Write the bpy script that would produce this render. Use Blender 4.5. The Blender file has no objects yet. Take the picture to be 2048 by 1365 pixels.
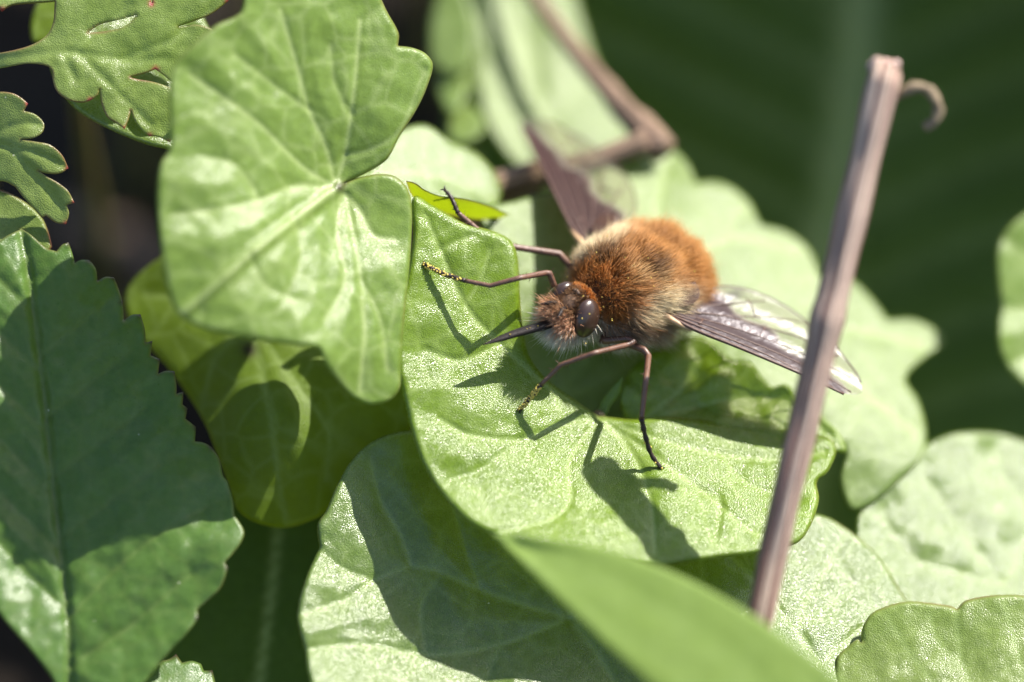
import bpy, bmesh, math, random
import numpy as np
from mathutils import Vector, Matrix, noise
from mathutils.bvhtree import BVHTree
from mathutils.geometry import delaunay_2d_cdt

random.seed(7); np.random.seed(7)
S = bpy.context.scene
COL = S.collection
R = math.radians

# ------------------------------------------------------------------ camera (1 unit = 1 cm, macro lens)
PITCH = R(45.0)
DIST = 24.3
CX = Vector((1, 0, 0))
CU = Vector((0, math.sin(PITCH), math.cos(PITCH)))
CB = Vector((0, -math.cos(PITCH), math.sin(PITCH)))
cam = bpy.data.cameras.new("camera")
cam_o = bpy.data.objects.new("camera", cam); COL.objects.link(cam_o)
cam_o.location = CB * DIST
cam_o.rotation_euler = (math.pi / 2 - PITCH, 0, 0)
cam.sensor_width = 36.0
cam.lens = 36.0 * DIST / 5.12
cam.clip_start = 0.5; cam.clip_end = 3000
cam.dof.use_dof = True
cam.dof.focus_distance = DIST
APERTURE = 1.75                                  # entrance pupil diameter in cm
cam.dof.aperture_fstop = cam.lens * 1e-3 / APERTURE
cam.dof.aperture_blades = 8
S.camera = cam_o

# ------------------------------------------------------------------ sky, sun, exposure
SUN = (CX * 0.55 + CU * 0.79 + CB * 0.27).normalized()     # towards the sun
ELEV = math.asin(SUN.z); AZIM = math.atan2(SUN.x, SUN.y)
W = bpy.data.worlds.new("World"); S.world = W; W.use_nodes = True
wn = W.node_tree.nodes; wn.clear()
sky = wn.new('ShaderNodeTexSky'); sky.sky_type = 'NISHITA'; sky.sun_disc = False
sky.sun_elevation = ELEV; sky.sun_rotation = AZIM
sky.air_density = 1.0; sky.dust_density = 1.5
bg = wn.new('ShaderNodeBackground'); bg.inputs[1].default_value = 0.10
wo = wn.new('ShaderNodeOutputWorld')
W.node_tree.links.new(sky.outputs[0], bg.inputs[0]); W.node_tree.links.new(bg.outputs[0], wo.inputs[0])
sl = bpy.data.lights.new("sun", 'SUN'); sl.energy = 5.0; sl.angle = R(0.53); sl.color = (1.0, 0.945, 0.86)
so = bpy.data.objects.new("sun", sl); COL.objects.link(so)
so.rotation_euler = SUN.to_track_quat('Z', 'Y').to_euler(); so.location = SUN * 60
S.view_settings.view_transform = 'Standard'; S.view_settings.look = 'None'
S.view_settings.exposure = 1.36; S.view_settings.gamma = 1.0
S.cycles.max_bounces = 6; S.cycles.transparent_max_bounces = 16
S.cycles.transmission_bounces = 4; S.cycles.diffuse_bounces = 3; S.cycles.glossy_bounces = 2
S.cycles.sample_clamp_indirect = 6.0

GROUND_Z = -4.2

# ------------------------------------------------------------------ helpers
def P(px, py, d=0.0):
    k = (DIST - d) / DIST / 400.0
    return CX * ((px - 1024) * k) + CU * (-(py - 682.5) * k) + CB * d

def tag(o, label=None, cat=None, group=None, kind=None):
    if label: o['label'] = label
    if cat: o['category'] = cat
    if group: o['group'] = group
    if kind: o['kind'] = kind
    return o

def empty(name, loc, label, cat, group=None):
    o = bpy.data.objects.new(name, None); COL.objects.link(o)
    o.location = loc; o.empty_display_size = 0.2
    return tag(o, label, cat, group)

def mesh_obj(name, verts, faces, mat, parent=None, smooth=True, world=True, attrs=None):
    """world=True: verts are world coordinates, made local to the parent's location."""
    me = bpy.data.meshes.new(name)
    v = np.array(verts, dtype=float).reshape(-1, 3)
    if world and parent is not None:
        M = parent.matrix_basis.copy(); q = parent.parent
        while q is not None: M = q.matrix_basis @ M; q = q.parent
        inv = np.array(M.inverted())
        v = v @ inv[:3, :3].T + inv[:3, 3]
    me.from_pydata(v.tolist(), [], [tuple(f) for f in faces])
    if attrs:
        for an, (typ, data) in attrs.items():
            a = me.attributes.new(an, typ, 'POINT')
            if typ == 'FLOAT_COLOR': a.data.foreach_set('color', np.asarray(data, dtype=np.float32).ravel())
            else: a.data.foreach_set('value', np.asarray(data, dtype=np.float32).ravel())
    me.materials.append(mat)
    if smooth: me.polygons.foreach_set('use_smooth', [True] * len(me.polygons))
    me.update()
    o = bpy.data.objects.new(name, me); COL.objects.link(o)
    if parent is not None: o.parent = parent
    return o

def catmull(pts, step, closed=False):
    """Catmull-Rom through pts (n,k), resampled at about step."""
    pts = np.asarray(pts, float); n = len(pts); out = []
    rng = range(n) if closed else range(n - 1)
    for i in rng:
        if closed:
            p0, p1, p2, p3 = pts[(i - 1) % n], pts[i], pts[(i + 1) % n], pts[(i + 2) % n]
        else:
            p1, p2 = pts[i], pts[i + 1]
            p0 = pts[i - 1] if i > 0 else 2 * p1 - p2
            p3 = pts[i + 2] if i + 2 < n else 2 * p2 - p1
        L = np.linalg.norm((p2 - p1)[:3]); m = max(1, int(round(L / step)))
        t = np.arange(m)[:, None] / m
        # centripetal-ish tension: limit tangents to the chord length
        m1 = (p2 - p0) * 0.5; m2 = (p3 - p1) * 0.5
        for mm in (m1, m2):
            l = np.linalg.norm(mm)
            if l > L * 1.1: mm *= L * 1.1 / l
        h = ((2*t**3 - 3*t**2 + 1) * p1 + (t**3 - 2*t**2 + t) * m1 + (-2*t**3 + 3*t**2) * p2 + (t**3 - t**2) * m2)
        out.append(h)
    if not closed: out.append(pts[-1:])
    return np.vstack(out)

def outline_curve(pts, step):
    """closed outline; an entry (x, y, 1) is a sharp corner."""
    n = len(pts); corners = [i for i, p in enumerate(pts) if len(p) > 2 and p[2]]
    xy = np.array([p[:2] for p in pts], float)
    if not corners: return catmull(xy, step, True)
    out = []
    for a, c in enumerate(corners):
        e = corners[(a + 1) % len(corners)]
        idx = [c]
        j = c
        while True:
            j = (j + 1) % n; idx.append(j)
            if j == e: break
        out.append(catmull(xy[idx], step)[:-1])
    return np.vstack(out)

def inside(poly, q):
    x, y = q[:, 0], q[:, 1]; res = np.zeros(len(q), bool)
    x0, y0 = poly[:, 0], poly[:, 1]; x1, y1 = np.roll(x0, -1), np.roll(y0, -1)
    for a, b, c, d in zip(x0, y0, x1, y1):
        if b == d: continue
        m = ((b > y) != (d > y)) & (x < (c - a) * (y - b) / (d - b) + a)
        res ^= m
    return res

def seg_dist(q, pl, closed=False, chunk=4000):
    a = pl if closed else pl[:-1]
    b = np.roll(pl, -1, 0) if closed else pl[1:]
    ab = b - a; l2 = np.maximum((ab**2).sum(1), 1e-9)
    out = np.empty(len(q))
    for i in range(0, len(q), chunk):
        w = q[i:i+chunk, None, :] - a[None]
        t = np.clip((w * ab[None]).sum(2) / l2[None], 0, 1)
        dd = w - t[..., None] * ab[None]
        out[i:i+chunk] = np.sqrt((dd**2).sum(2)).min(1)
    return out

class TPS:
    def __init__(self, ctrl):
        c = np.array(ctrl, float); self.p = c[:, :2] / 400.0; z = c[:, 2]; n = len(c)
        K = self.U(np.linalg.norm(self.p[:, None] - self.p[None], axis=2)) + np.eye(n) * 1e-4
        Pm = np.hstack([np.ones((n, 1)), self.p]); A = np.zeros((n + 3, n + 3))
        A[:n, :n] = K; A[:n, n:] = Pm; A[n:, :n] = Pm.T
        b = np.concatenate([z, np.zeros(3)])
        self.w = np.linalg.lstsq(A, b, rcond=None)[0]
    @staticmethod
    def U(r): return np.where(r > 1e-9, r * r * np.log(np.maximum(r, 1e-9)), 0)
    def __call__(self, q):
        q = np.atleast_2d(np.asarray(q, float)) / 400.0; n = len(self.p)
        k = self.U(np.linalg.norm(q[:, None] - self.p[None], axis=2))
        return k @ self.w[:n] + self.w[n] + q @ self.w[n+1:]

def tube(path, radii, nseg=10, cap=True, rfun=None):
    """path list of Vector, radii list -> verts, faces"""
    pts = [Vector(p) for p in path]; n = len(pts); V = []; F = []
    t0 = (pts[1] - pts[0]).normalized()
    ref = Vector((0, 0, 1)) if abs(t0.z) < 0.9 else Vector((1, 0, 0))
    u = t0.cross(ref).normalized()
    for i in range(n):
        t = (pts[min(i+1, n-1)] - pts[max(i-1, 0)]).normalized()
        u = (u - t * u.dot(t)).normalized(); w = t.cross(u)
        for k in range(nseg):
            a = 2 * math.pi * k / nseg
            r = radii[i] * (rfun(i / (n - 1), a) if rfun else 1.0)
            V.append(pts[i] + u * (math.cos(a) * r) + w * (math.sin(a) * r))
    for i in range(n - 1):
        for k in range(nseg):
            F.append((i*nseg + k, i*nseg + (k+1) % nseg, (i+1)*nseg + (k+1) % nseg, (i+1)*nseg + k))
    if cap:
        V.append(pts[0]); c0 = len(V) - 1; V.append(pts[-1]); c1 = len(V) - 1
        for k in range(nseg):
            F.append((c0, (k+1) % nseg, k)); F.append((c1, (n-1)*nseg + k, (n-1)*nseg + (k+1) % nseg))
    return V, F

def smooth_path(pts, radii, step):
    a = np.array([list(p) + [r] for p, r in zip(pts, radii)])
    c = catmull(a, step)
    return [Vector(x[:3]) for x in c], [x[3] for x in c]

def join(parts):
    V = []; F = []
    for v, f in parts:
        o = len(V); V += [tuple(p) for p in v]; F += [tuple(i + o for i in t) for t in f]
    return V, F

# ------------------------------------------------------------------ materials
def new_mat(name):
    m = bpy.data.materials.new(name); m.use_nodes = True
    nt = m.node_tree; nt.nodes.clear()
    out = nt.nodes.new('ShaderNodeOutputMaterial')
    return m, nt, out

class NB:
    """tiny node builder"""
    def __init__(self, nt): self.nt = nt
    def n(self, typ, ins=None, **kw):
        x = self.nt.nodes.new(typ)
        for k, v in kw.items(): setattr(x, k, v)
        for k, v in (ins or {}).items():
            s = x.inputs[k]
            if isinstance(v, bpy.types.NodeSocket): self.nt.links.new(v, s)
            else: s.default_value = v
        return x
    def mix(self, f, a, b, blend='MIX'):
        x = self.nt.nodes.new('ShaderNodeMix'); x.data_type = 'RGBA'; x.blend_type = blend
        for i, v in ((0, f), (6, a), (7, b)):
            if isinstance(v, bpy.types.NodeSocket): self.nt.links.new(v, x.inputs[i])
            else: x.inputs[i].default_value = v if i == 0 else (v if len(v) == 4 else (*v, 1))
        return x.outputs[2]
    def math(self, op, a, b=0.0, clamp=False):
        x = self.nt.nodes.new('ShaderNodeMath'); x.operation = op; x.use_clamp = clamp
        for i, v in ((0, a), (1, b)):
            if isinstance(v, bpy.types.NodeSocket): self.nt.links.new(v, x.inputs[i])
            else: x.inputs[i].default_value = v
        return x.outputs[0]
    def ramp(self, f, lo, hi, a=0.0, b=1.0):
        x = self.n('ShaderNodeMapRange', {0: f, 1: lo, 2: hi, 3: a, 4: b}); x.clamp = True
        return x.outputs[0]

def leaf_mat(name, c0, c1, trans, vein=(0.25, 0.34, 0.10), rim=(0.16, 0.06, 0.04), tip=(0.03, 0.015, 0.015),
             rough=0.40, spec=0.5, tmix=0.38, grain=150.0, grain_s=0.85, net=5.0, net_s=0.35, dots=0.7):
    m, nt, out = new_mat(name); b = NB(nt)
    tc = b.n('ShaderNodeTexCoord').outputs['Object']
    mk = b.n('ShaderNodeSeparateColor', {0: b.n('ShaderNodeAttribute', attribute_name='mark').outputs['Color']})
    big = b.n('ShaderNodeTexNoise', {'Vector': tc, 'Scale': 1.7, 'Detail': 2.0, 'Roughness': 0.6}).outputs[0]
    fine = b.n('ShaderNodeTexNoise', {'Vector': tc, 'Scale': 28.0, 'Detail': 1.0, 'Roughness': 0.6}).outputs[0]
    patch = b.n('ShaderNodeTexNoise', {'Vector': tc, 'Scale': 9.0, 'Detail': 3.0, 'Roughness': 0.7}).outputs[0]
    warp = b.n('ShaderNodeTexNoise', {'Vector': tc, 'Scale': 3.0, 'Detail': 1.0})
    wv = b.n('ShaderNodeMixRGB', {0: 0.12, 1: tc, 2: warp.outputs['Color']}, blend_type='ADD').outputs[0]
    edge = b.n('ShaderNodeTexVoronoi', {'Vector': wv, 'Scale': net}, feature='DISTANCE_TO_EDGE').outputs['Distance']
    netm = b.ramp(edge, 0.0, 0.10, 1.0, 0.0)
    cell = b.n('ShaderNodeTexVoronoi', {'Vector': tc, 'Scale': grain}, feature='F1')
    col = b.mix(b.ramp(big, 0.32, 0.68), c0, c1)
    col = b.mix(b.ramp(fine, 0.3, 0.7, 0.0, 0.35), col, tuple(x * 1.5 for x in c1))
    col = b.mix(b.math('MULTIPLY', netm, net_s * 0.9), col, vein)
    col = b.mix(b.math('MULTIPLY', mk.outputs[0], 0.75), col, vein)
    col = b.mix(b.math('MULTIPLY', mk.outputs[1], 0.8), col, rim)
    col = b.mix(mk.outputs[2], col, tip)
    if dots > 0:
        dvn = b.n('ShaderNodeTexVoronoi', {'Vector': tc, 'Scale': 9.0, 'Randomness': 1.0}, feature='F1')
        gate = b.math('GREATER_THAN', b.n('ShaderNodeSeparateColor', {0: dvn.outputs['Color']}).outputs[0], 0.60)
        col = b.mix(b.math('MULTIPLY', b.ramp(dvn.outputs['Distance'], 0.030, 0.055, dots, 0.0), gate), col, (0.70, 0.70, 0.52))
        sp = b.n('ShaderNodeTexVoronoi', {'Vector': wv, 'Scale': 2.3, 'Randomness': 1.0}, feature='F1')
        gate2 = b.math('GREATER_THAN', b.n('ShaderNodeSeparateColor', {0: sp.outputs['Color']}).outputs[1], 0.72)
        col = b.mix(b.math('MULTIPLY', b.ramp(sp.outputs['Distance'], 0.018, 0.040, 0.7, 0.0), gate2), col, (0.09, 0.06, 0.025))
    h = b.math('ADD', b.math('MULTIPLY', cell.outputs['Distance'], -0.0045 * 75.0 / grain), b.math('MULTIPLY', fine, 0.0004))
    bump = b.n('ShaderNodeBump', {'Height': h, 'Strength': b.ramp(patch, 0.30, 0.70, grain_s * 0.72, grain_s * 1.08), 'Distance': 1.0}).outputs[0]
    rg = b.ramp(cell.outputs['Color'], 0.0, 1.0, rough - 0.12, rough + 0.10)
    pr = b.n('ShaderNodeBsdfPrincipled', {'Base Color': col, 'Roughness': rg, 'Specular IOR Level': b.ramp(patch, 0.32, 0.68, spec * 0.62, spec * 1.12), 'Normal': bump})
    tcol = b.mix(b.math('MULTIPLY', mk.outputs[0], 0.5), trans, tuple(x * 0.7 for x in trans))
    tcol = b.mix(b.ramp(big, 0.3, 0.7), tcol, tuple(x * 0.75 for x in trans))
    tcol = b.mix(b.math('MULTIPLY', mk.outputs[1], 0.6), tcol, rim)
    tcol = b.mix(mk.outputs[2], tcol, tip)
    tr = b.n('ShaderNodeBsdfTranslucent', {'Color': tcol, 'Normal': bump})
    mx = b.n('ShaderNodeMixShader', {0: tmix, 1: pr.outputs[0], 2: tr.outputs[0]})
    nt.links.new(mx.outputs[0], out.inputs[0])
    return m

def simple_mat(name, c0, c1=None, scale=20.0, rough=0.6, spec=0.4, bump=0.2, trans=0.0, stretch=None, coat=0.0):
    m, nt, out = new_mat(name); b = NB(nt)
    tc = b.n('ShaderNodeTexCoord').outputs['Object']
    if stretch: tc = b.n('ShaderNodeMapping', {0: tc, 3: stretch}).outputs[0]
    nz = b.n('ShaderNodeTexNoise', {'Vector': tc, 'Scale': scale, 'Detail': 5.0, 'Roughness': 0.65}).outputs[0]
    col = b.mix(b.ramp(nz, 0.3, 0.7), c0, c1 or tuple(x * 0.7 for x in c0))
    bp = b.n('ShaderNodeBump', {'Height': nz, 'Strength': bump, 'Distance': 0.02}).outputs[0]
    pr = b.n('ShaderNodeBsdfPrincipled', {'Base Color': col, 'Roughness': rough, 'Specular IOR Level': spec, 'Normal': bp, 'Coat Weight': coat, 'Coat Roughness': 0.1})
    sh = pr.outputs[0]
    if trans > 0:
        tr = b.n('ShaderNodeBsdfTranslucent', {'Color': col})
        sh = b.n('ShaderNodeMixShader', {0: trans, 1: sh, 2: tr.outputs[0]}).outputs[0]
    nt.links.new(sh, out.inputs[0])
    return m

M_CEL = leaf_mat('celandine_leaf', (0.104, 0.172, 0.010), (0.132, 0.210, 0.015), (0.30, 0.42, 0.010), vein=(.30,.40,.11), rough=0.29, spec=0.7, grain_s=1.0)
M_CELP = leaf_mat('pale_celandine_leaf', (0.118, 0.186, 0.030), (0.146, 0.222, 0.042), (0.29, 0.40, 0.025), vein=(.34,.42,.16), rough=0.36, spec=0.55, grain_s=0.7)
M_GLOSS = leaf_mat('glossy_celandine_leaf', (0.092, 0.150, 0.022), (0.118, 0.184, 0.032), (0.26, 0.34, 0.015), rough=0.30, spec=1.0, grain_s=1.0)
M_SERR = leaf_mat('serrated_leaf', (0.062, 0.128, 0.022), (0.076, 0.148, 0.026), (0.15, 0.25, 0.014), vein=(0.13, 0.19, 0.045), rough=0.38, spec=0.55, grain=130, grain_s=0.5, net=7, net_s=0.3)
M_GER = leaf_mat('geranium_leaf', (0.140, 0.200, 0.040), (0.180, 0.245, 0.060), (0.24, 0.36, 0.03), rim=(0.20, 0.07, 0.05), tip=(0.35, 0.03, 0.05), rough=0.34, spec=0.6, grain=150, grain_s=0.95, net_s=0.1)
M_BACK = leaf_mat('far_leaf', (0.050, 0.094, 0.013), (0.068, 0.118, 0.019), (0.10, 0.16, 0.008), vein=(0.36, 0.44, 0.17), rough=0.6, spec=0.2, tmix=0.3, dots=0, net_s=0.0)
M_BLUR = leaf_mat('mid_leaf', (0.110, 0.172, 0.034), (0.155, 0.220, 0.055), (0.27, 0.35, 0.03), rough=0.38, spec=0.7, dots=0)
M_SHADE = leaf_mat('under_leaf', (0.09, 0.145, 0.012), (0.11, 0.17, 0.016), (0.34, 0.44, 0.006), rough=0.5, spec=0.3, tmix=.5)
M_GRASS = leaf_mat('grass_blade', (0.135, 0.205, 0.04), (0.15, 0.222, 0.045), (0.2, 0.32, 0.03), vein=(0.20, 0.29, 0.07), rough=0.5, spec=0.35, grain_s=0.15, net_s=0.0, dots=0)
M_STALK = simple_mat('petiole', (0.13, 0.17, 0.04), (0.17, 0.10, 0.05), scale=6, rough=0.45, trans=0.15)
M_DRY = simple_mat('dry_leaf', (0.075, 0.042, 0.022), (0.04, 0.024, 0.014), scale=8, rough=0.8)

# ------------------------------------------------------------------ leaf builder
LEAVES = {}
def leaf(key, name, label, outline, ctrl, mat, veins=(), step=7.0, rim=9.0, rim_d=0.03, puff=0.02, vein_d=0.008, vein_w=5.0,
         wave=0.012, tips=(), tip_r=9.0, base=None, foot=None, holes=(), stalk_r=0.045, rimcol=1.0, grid=None, cat='leaf', group=None,
         stalk_mat=None, edge_step=None):
    rs = np.random.RandomState(abs(hash(key)) % 1000 if False else sum(map(ord, key)))
    oc = outline_curve(outline, edge_step or step * 0.8)
    n = len(oc)
    hs = [outline_curve(h, step * 0.6) for h in holes]
    # inward rings near the margin
    tan = np.roll(oc, -1, 0) - np.roll(oc, 1, 0); tan /= np.maximum(np.linalg.norm(tan, axis=1, keepdims=True), 1e-6)
    area = 0.5 * np.sum(oc[:, 0] * np.roll(oc[:, 1], -1) - np.roll(oc[:, 0], -1) * oc[:, 1])
    nor = np.stack([-tan[:, 1], tan[:, 0]], 1) * (1 if area > 0 else -1)
    rings = []
    for k in (0.22, 0.5, 0.85):
        off = oc + nor * rim * k
        dd = seg_dist(off, oc, True)
        rings.append(off[(dd > rim * k * 0.9) & inside(oc, off)])
    g = grid or step
    mn, mx = oc.min(0), oc.max(0)
    xs = np.arange(mn[0], mx[0], g); ys = np.arange(mn[1], mx[1], g * 0.866)
    X, Y = np.meshgrid(xs, ys); X = X + (np.arange(len(ys)) % 2)[:, None] * g * 0.5
    q = np.stack([X.ravel(), Y.ravel()], 1); q += rs.uniform(-0.18, 0.18, q.shape) * g
    q = q[inside(oc, q)]
    q = q[seg_dist(q, oc, True) > rim * 1.1]
    for h in hs:
        q = q[~inside(h, q)]; q = q[seg_dist(q, h, True) > 3]
    pts = np.vstack([oc] + hs + rings + [q])
    edges = [(i, (i + 1) % n) for i in range(n)]
    o = n
    for h in hs:
        edges += [(o + i, o + (i + 1) % len(h)) for i in range(len(h))]; o += len(h)
    res = delaunay_2d_cdt([Vector(p) for p in pts], edges, [], 1, 1e-4)
    v2 = np.array([list(v) for v in res[0]]); faces = [list(f) for f in res[2]]
    cen = np.array([v2[f].mean(0) for f in faces]); ok = inside(oc, cen)
    for h in hs: ok &= ~inside(h, cen)
    faces = [f for f, k in zip(faces, ok) if k]
    # orient towards the camera
    f2 = []
    for f in faces:
        a, b_, c = v2[f[0]], v2[f[1]], v2[f[2]]
        if (b_[0]-a[0])*(c[1]-a[1]) - (b_[1]-a[1])*(c[0]-a[0]) > 0: f = f[::-1]
        f2.append(f)
    tps = TPS(ctrl)
    d = tps(v2)
    de = seg_dist(v2, oc, True)
    for h in hs: de = np.minimum(de, seg_dist(v2, h, True))
    vm = np.zeros(len(v2)); dv = np.full(len(v2), 1e3)
    for v in veins:
        vp = catmull(np.array([p[:2] for p in v['p']], float), 8.0); w0 = v.get('w', vein_w)
        dist = seg_dist(v2, vp)
        vm = np.maximum(vm, v.get('s', 1.0) * np.exp(-(dist / w0) ** 2)); dv = np.minimum(dv, dist)
        d += v.get('d', -vein_d) * np.exp(-(dist / (w0 * 1.6)) ** 2)
    if len(veins): d += puff * (1 - np.exp(-(np.minimum(dv, 200) / 45.0) ** 2))
    t = np.clip(de / rim, 0, 1)
    d -= rim_d * (1 - np.sqrt(np.clip(1 - (1 - t) ** 2, 0, 1)))
    off = rs.uniform(-50, 50, 2)
    wv = np.array([noise.fractal(Vector((x / 90.0 + off[0], y / 90.0 + off[1], 0.3)), 0.9, 2.0, 3) for x, y in v2])
    d += wave * wv
    W3 = np.array([P(x, y, z) for (x, y), z in zip(v2, d)])
    rm = rimcol * np.exp(-(de / 3.2) ** 2) * np.clip(0.35 + 0.9 * np.array([noise.noise(Vector((x / 60.0, y / 60.0, off[0]))) for x, y in v2]) + 0.3, 0, 1)
    tm = np.zeros(len(v2))
    for tx, ty in tips:
        tm = np.maximum(tm, np.exp(-(((v2[:, 0] - tx) ** 2 + (v2[:, 1] - ty) ** 2) / tip_r ** 2)))
    mark = np.stack([vm, rm, tm, np.ones(len(v2))], 1)
    # thing
    bx, by = base if base else tuple(v2.mean(0))
    bd = float(tps([(bx, by)])[0])
    bp = P(bx, by, bd - 0.03 - stalk_r)
    if foot is None: fp = Vector((bp.x + rs.uniform(-.5, .5), bp.y + 1.0 + rs.uniform(0, .6), GROUND_Z))
    else: fp = Vector((foot[0], foot[1], GROUND_Z))
    th = empty(name, fp, label, cat, group)
    mesh_obj('blade', W3, f2, mat, th, attrs={'mark': ('FLOAT_COLOR', mark)})
    mid1 = bp - CB * 0.35 + (fp - bp) * 0.06
    mid2 = bp.lerp(fp, 0.5) - CB * 0.3
    path, rad = smooth_path([bp, mid1, mid2, fp - Vector((0, 0, 0.1))], [stalk_r * 0.8, stalk_r, stalk_r * 1.1, stalk_r * 1.3], 0.12)
    V, F = tube(path, rad, 9)
    mesh_obj('petiole', V, F, stalk_mat or M_STALK, th)
    LEAVES[key] = (tps, th, BVHTree.FromPolygons([tuple(p) for p in W3], f2))
    return th

def v(*p, w=4.5, s=1.0, d=-0.008): return {'p': p, 'w': w, 's': s, 'd': d}

# ------------------------------------------------------------------ ground
def build_ground():
    xs = sorted(set(list(np.linspace(-14, 14, 113)) + [-900, -300, -100, -50, -25, 25, 50, 100, 300, 900]))
    ys = sorted(set(list(np.linspace(-8, 22, 121)) + [-900, -300, -100, -50, -20, 35, 60, 100, 300, 900]))
    V = []; F = []
    for y in ys:
        for x in xs:
            near = abs(x) < 20 and -15 < y < 30
            z = GROUND_Z + (noise.fractal(Vector((x * .8, y * .8, 1.3)), 0.8, 2.0, 5) * 0.18 if near else 0)
            V.append((x, y, z - 0.05))
    nx = len(xs)
    for j in range(len(ys) - 1):
        for i in range(nx - 1):
            F.append((j*nx+i, j*nx+i+1, (j+1)*nx+i+1, (j+1)*nx+i))
    m = simple_mat('soil', (0.016, 0.011, 0.007), (0.008, 0.006, 0.004), scale=3, rough=0.95, spec=0.2, bump=0.9)
    g = mesh_obj('ground', V, F, m)
    tag(g, 'dark brown soil under the leaves', 'ground', kind='structure')
build_ground()

# ------------------------------------------------------------------ leaves
# big pale leaf top left
leaf('L1', 'heart_shaped_leaf', 'large pale glossy heart-shaped leaf with dark purple stalk joint and lit glare patch',
     [(690,366,1),(735,345),(775,318),(800,272),(830,225),(852,180),(866,132),(852,108),(825,96),(796,92,1),(797,66),(775,25),(745,-30),(690,-75),(610,-90),(535,-60),(492,-10),(478,28),
      (430,52),(375,100),(345,140),(338,190),(340,255),(338,300),(320,330),(314,395),(320,480),(332,560),(345,612),(372,642),(440,668),(540,684),(638,697,1),
      (655,735),(690,782),(722,805),(752,810),(782,800),(800,775),(802,720),(810,620),(820,520),(824,430),(818,384),(795,356),(760,348),(715,356)],
     [(680,372,.16),(340,300,.62),(330,560,.70),(500,690,.62),(640,690,.50),(740,800,.30),(815,450,.10),(820,385,.08),(500,0,.42),(745,-30,.12),(865,130,.04),(790,280,.12),(500,300,.46),(510,500,.58),(640,560,.40)],
     M_CELP, veins=[v((676,376),(590,440),(500,510),(420,580),(352,636),w=7,d=.035), v((668,360),(650,290),(618,220),(590,120),(560,20)), v((674,362),(690,310),(702,230),(712,140),(720,40)),
            v((664,372),(600,330),(520,250),(440,190),(380,150)), v((664,376),(590,372),(520,400),(420,420),(345,430)), v((686,384),(720,420),(745,470),(790,480)), v((690,388),(705,460),(722,560),(728,660),(720,780)), v((682,390),(675,470),(690,560),(650,640)),
            v((690,310),(740,300),(800,260),(850,140),s=.7), v((618,220),(560,180),(470,110),s=.6), v((722,560),(760,640),(775,740),s=.6), v((520,400),(470,330),(400,310),s=.5), v((500,510),(530,570),(590,600),s=.6), v((590,440),(600,520),(560,620),s=.6),
            v((702,230),(670,170),(660,90),s=.5)],
     tips=[(680,374)], tip_r=10, base=(680,374), foot=(-0.6,2.4), step=6, puff=.022, rim=10, rim_d=.028, wave=.014, rimcol=.55)

# main leaf below the fly
leaf('L2', 'heart_shaped_leaf', 'bright green heart-shaped leaf that the fly stands on, with an upturned white rim',
     [(1196,832,1),(1150,800),(1095,760),(1060,715),(1046,660),(1040,590),(1036,520),(1022,482),(985,462),(935,448),(900,430),(860,408),(832,392),(822,410),(826,470),(816,540),(800,610),(790,672),(794,730),(808,800),(824,870),(846,930),(880,985),(930,1040),(990,1074),(1060,1090),(1130,1102),(1230,1120),(1330,1132),(1372,1126),(1440,1116),(1520,1106),(1592,1088),(1622,1050),(1638,1000),(1634,965),
      (1655,945),(1672,905),(1660,878),(1610,864),(1520,852),(1420,842),(1330,834),(1260,838)],
     [(850,530,.02),(1040,820,.0),(1320,935,-.02),(1030,500,-.12),(890,420,-.06),(930,1040,.33),(860,960,.24),(1130,1100,.37),(1330,1130,.34),(1600,1040,.06),(1665,900,-.20),(795,680,.12),(825,410,0),(1200,840,-.16),(1500,850,-.28),(1480,1110,.24),(1210,960,.02),(940,700,.0),(1060,700,-.14)],
     M_CEL, veins=[v((1196,836),(1120,850),(1040,880),(940,870),(880,840)), v((1196,838),(1140,920),(1140,1000),(1100,1040),(980,1070)), v((1200,838),(1260,900),(1300,1000),(1310,1110)), v((1206,838),(1320,880),(1440,910),(1560,920),(1650,905)), v((1200,838),(1290,900),(1400,980),(1500,1060),(1560,1090)),
            v((1190,832),(1090,770),(1000,690),(930,610),(880,500),(850,430)), v((1000,690),(920,720),(850,700),s=.7), v((930,610),(960,560),(980,500),s=.6), v((1040,880),(960,940),(900,960),s=.6), v((1440,910),(1500,970),(1600,1000),s=.6), v((880,500),(920,480),(950,470),s=.5),v((1400,980),(1440,1000),(1430,1080),s=.5)],
     base=(1196,834), foot=(1.4,3.2), step=5.5, rim=13, rim_d=.045, puff=.016, wave=.010, rimcol=.45)

# upturned backlit strip by the mid leg foot
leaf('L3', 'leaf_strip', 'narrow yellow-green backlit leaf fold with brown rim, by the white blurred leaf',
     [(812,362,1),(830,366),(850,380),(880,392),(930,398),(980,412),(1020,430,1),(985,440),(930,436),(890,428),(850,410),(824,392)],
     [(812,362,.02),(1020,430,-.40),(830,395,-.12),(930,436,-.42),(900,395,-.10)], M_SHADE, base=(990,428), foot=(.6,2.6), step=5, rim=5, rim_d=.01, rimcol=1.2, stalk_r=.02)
# overexposed blurred leaf behind it
leaf('L4', 'rounded_leaf', 'overexposed whitish blurred leaf behind the yellow-green fold',
     [(690,330),(760,300),(800,262),(850,250),(900,282),(950,305),(985,340),(1002,380),(990,415),(930,425),(850,420),(760,400)],
     [(700,330,-.3),(850,260,-.75),(990,400,-.75),(850,420,-.38),(760,400,-.35)], M_GLOSS, veins=[v((990,400),(850,350),(720,350))], base=(960,400), foot=(.4,3.0), step=10, rimcol=.2)

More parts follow.
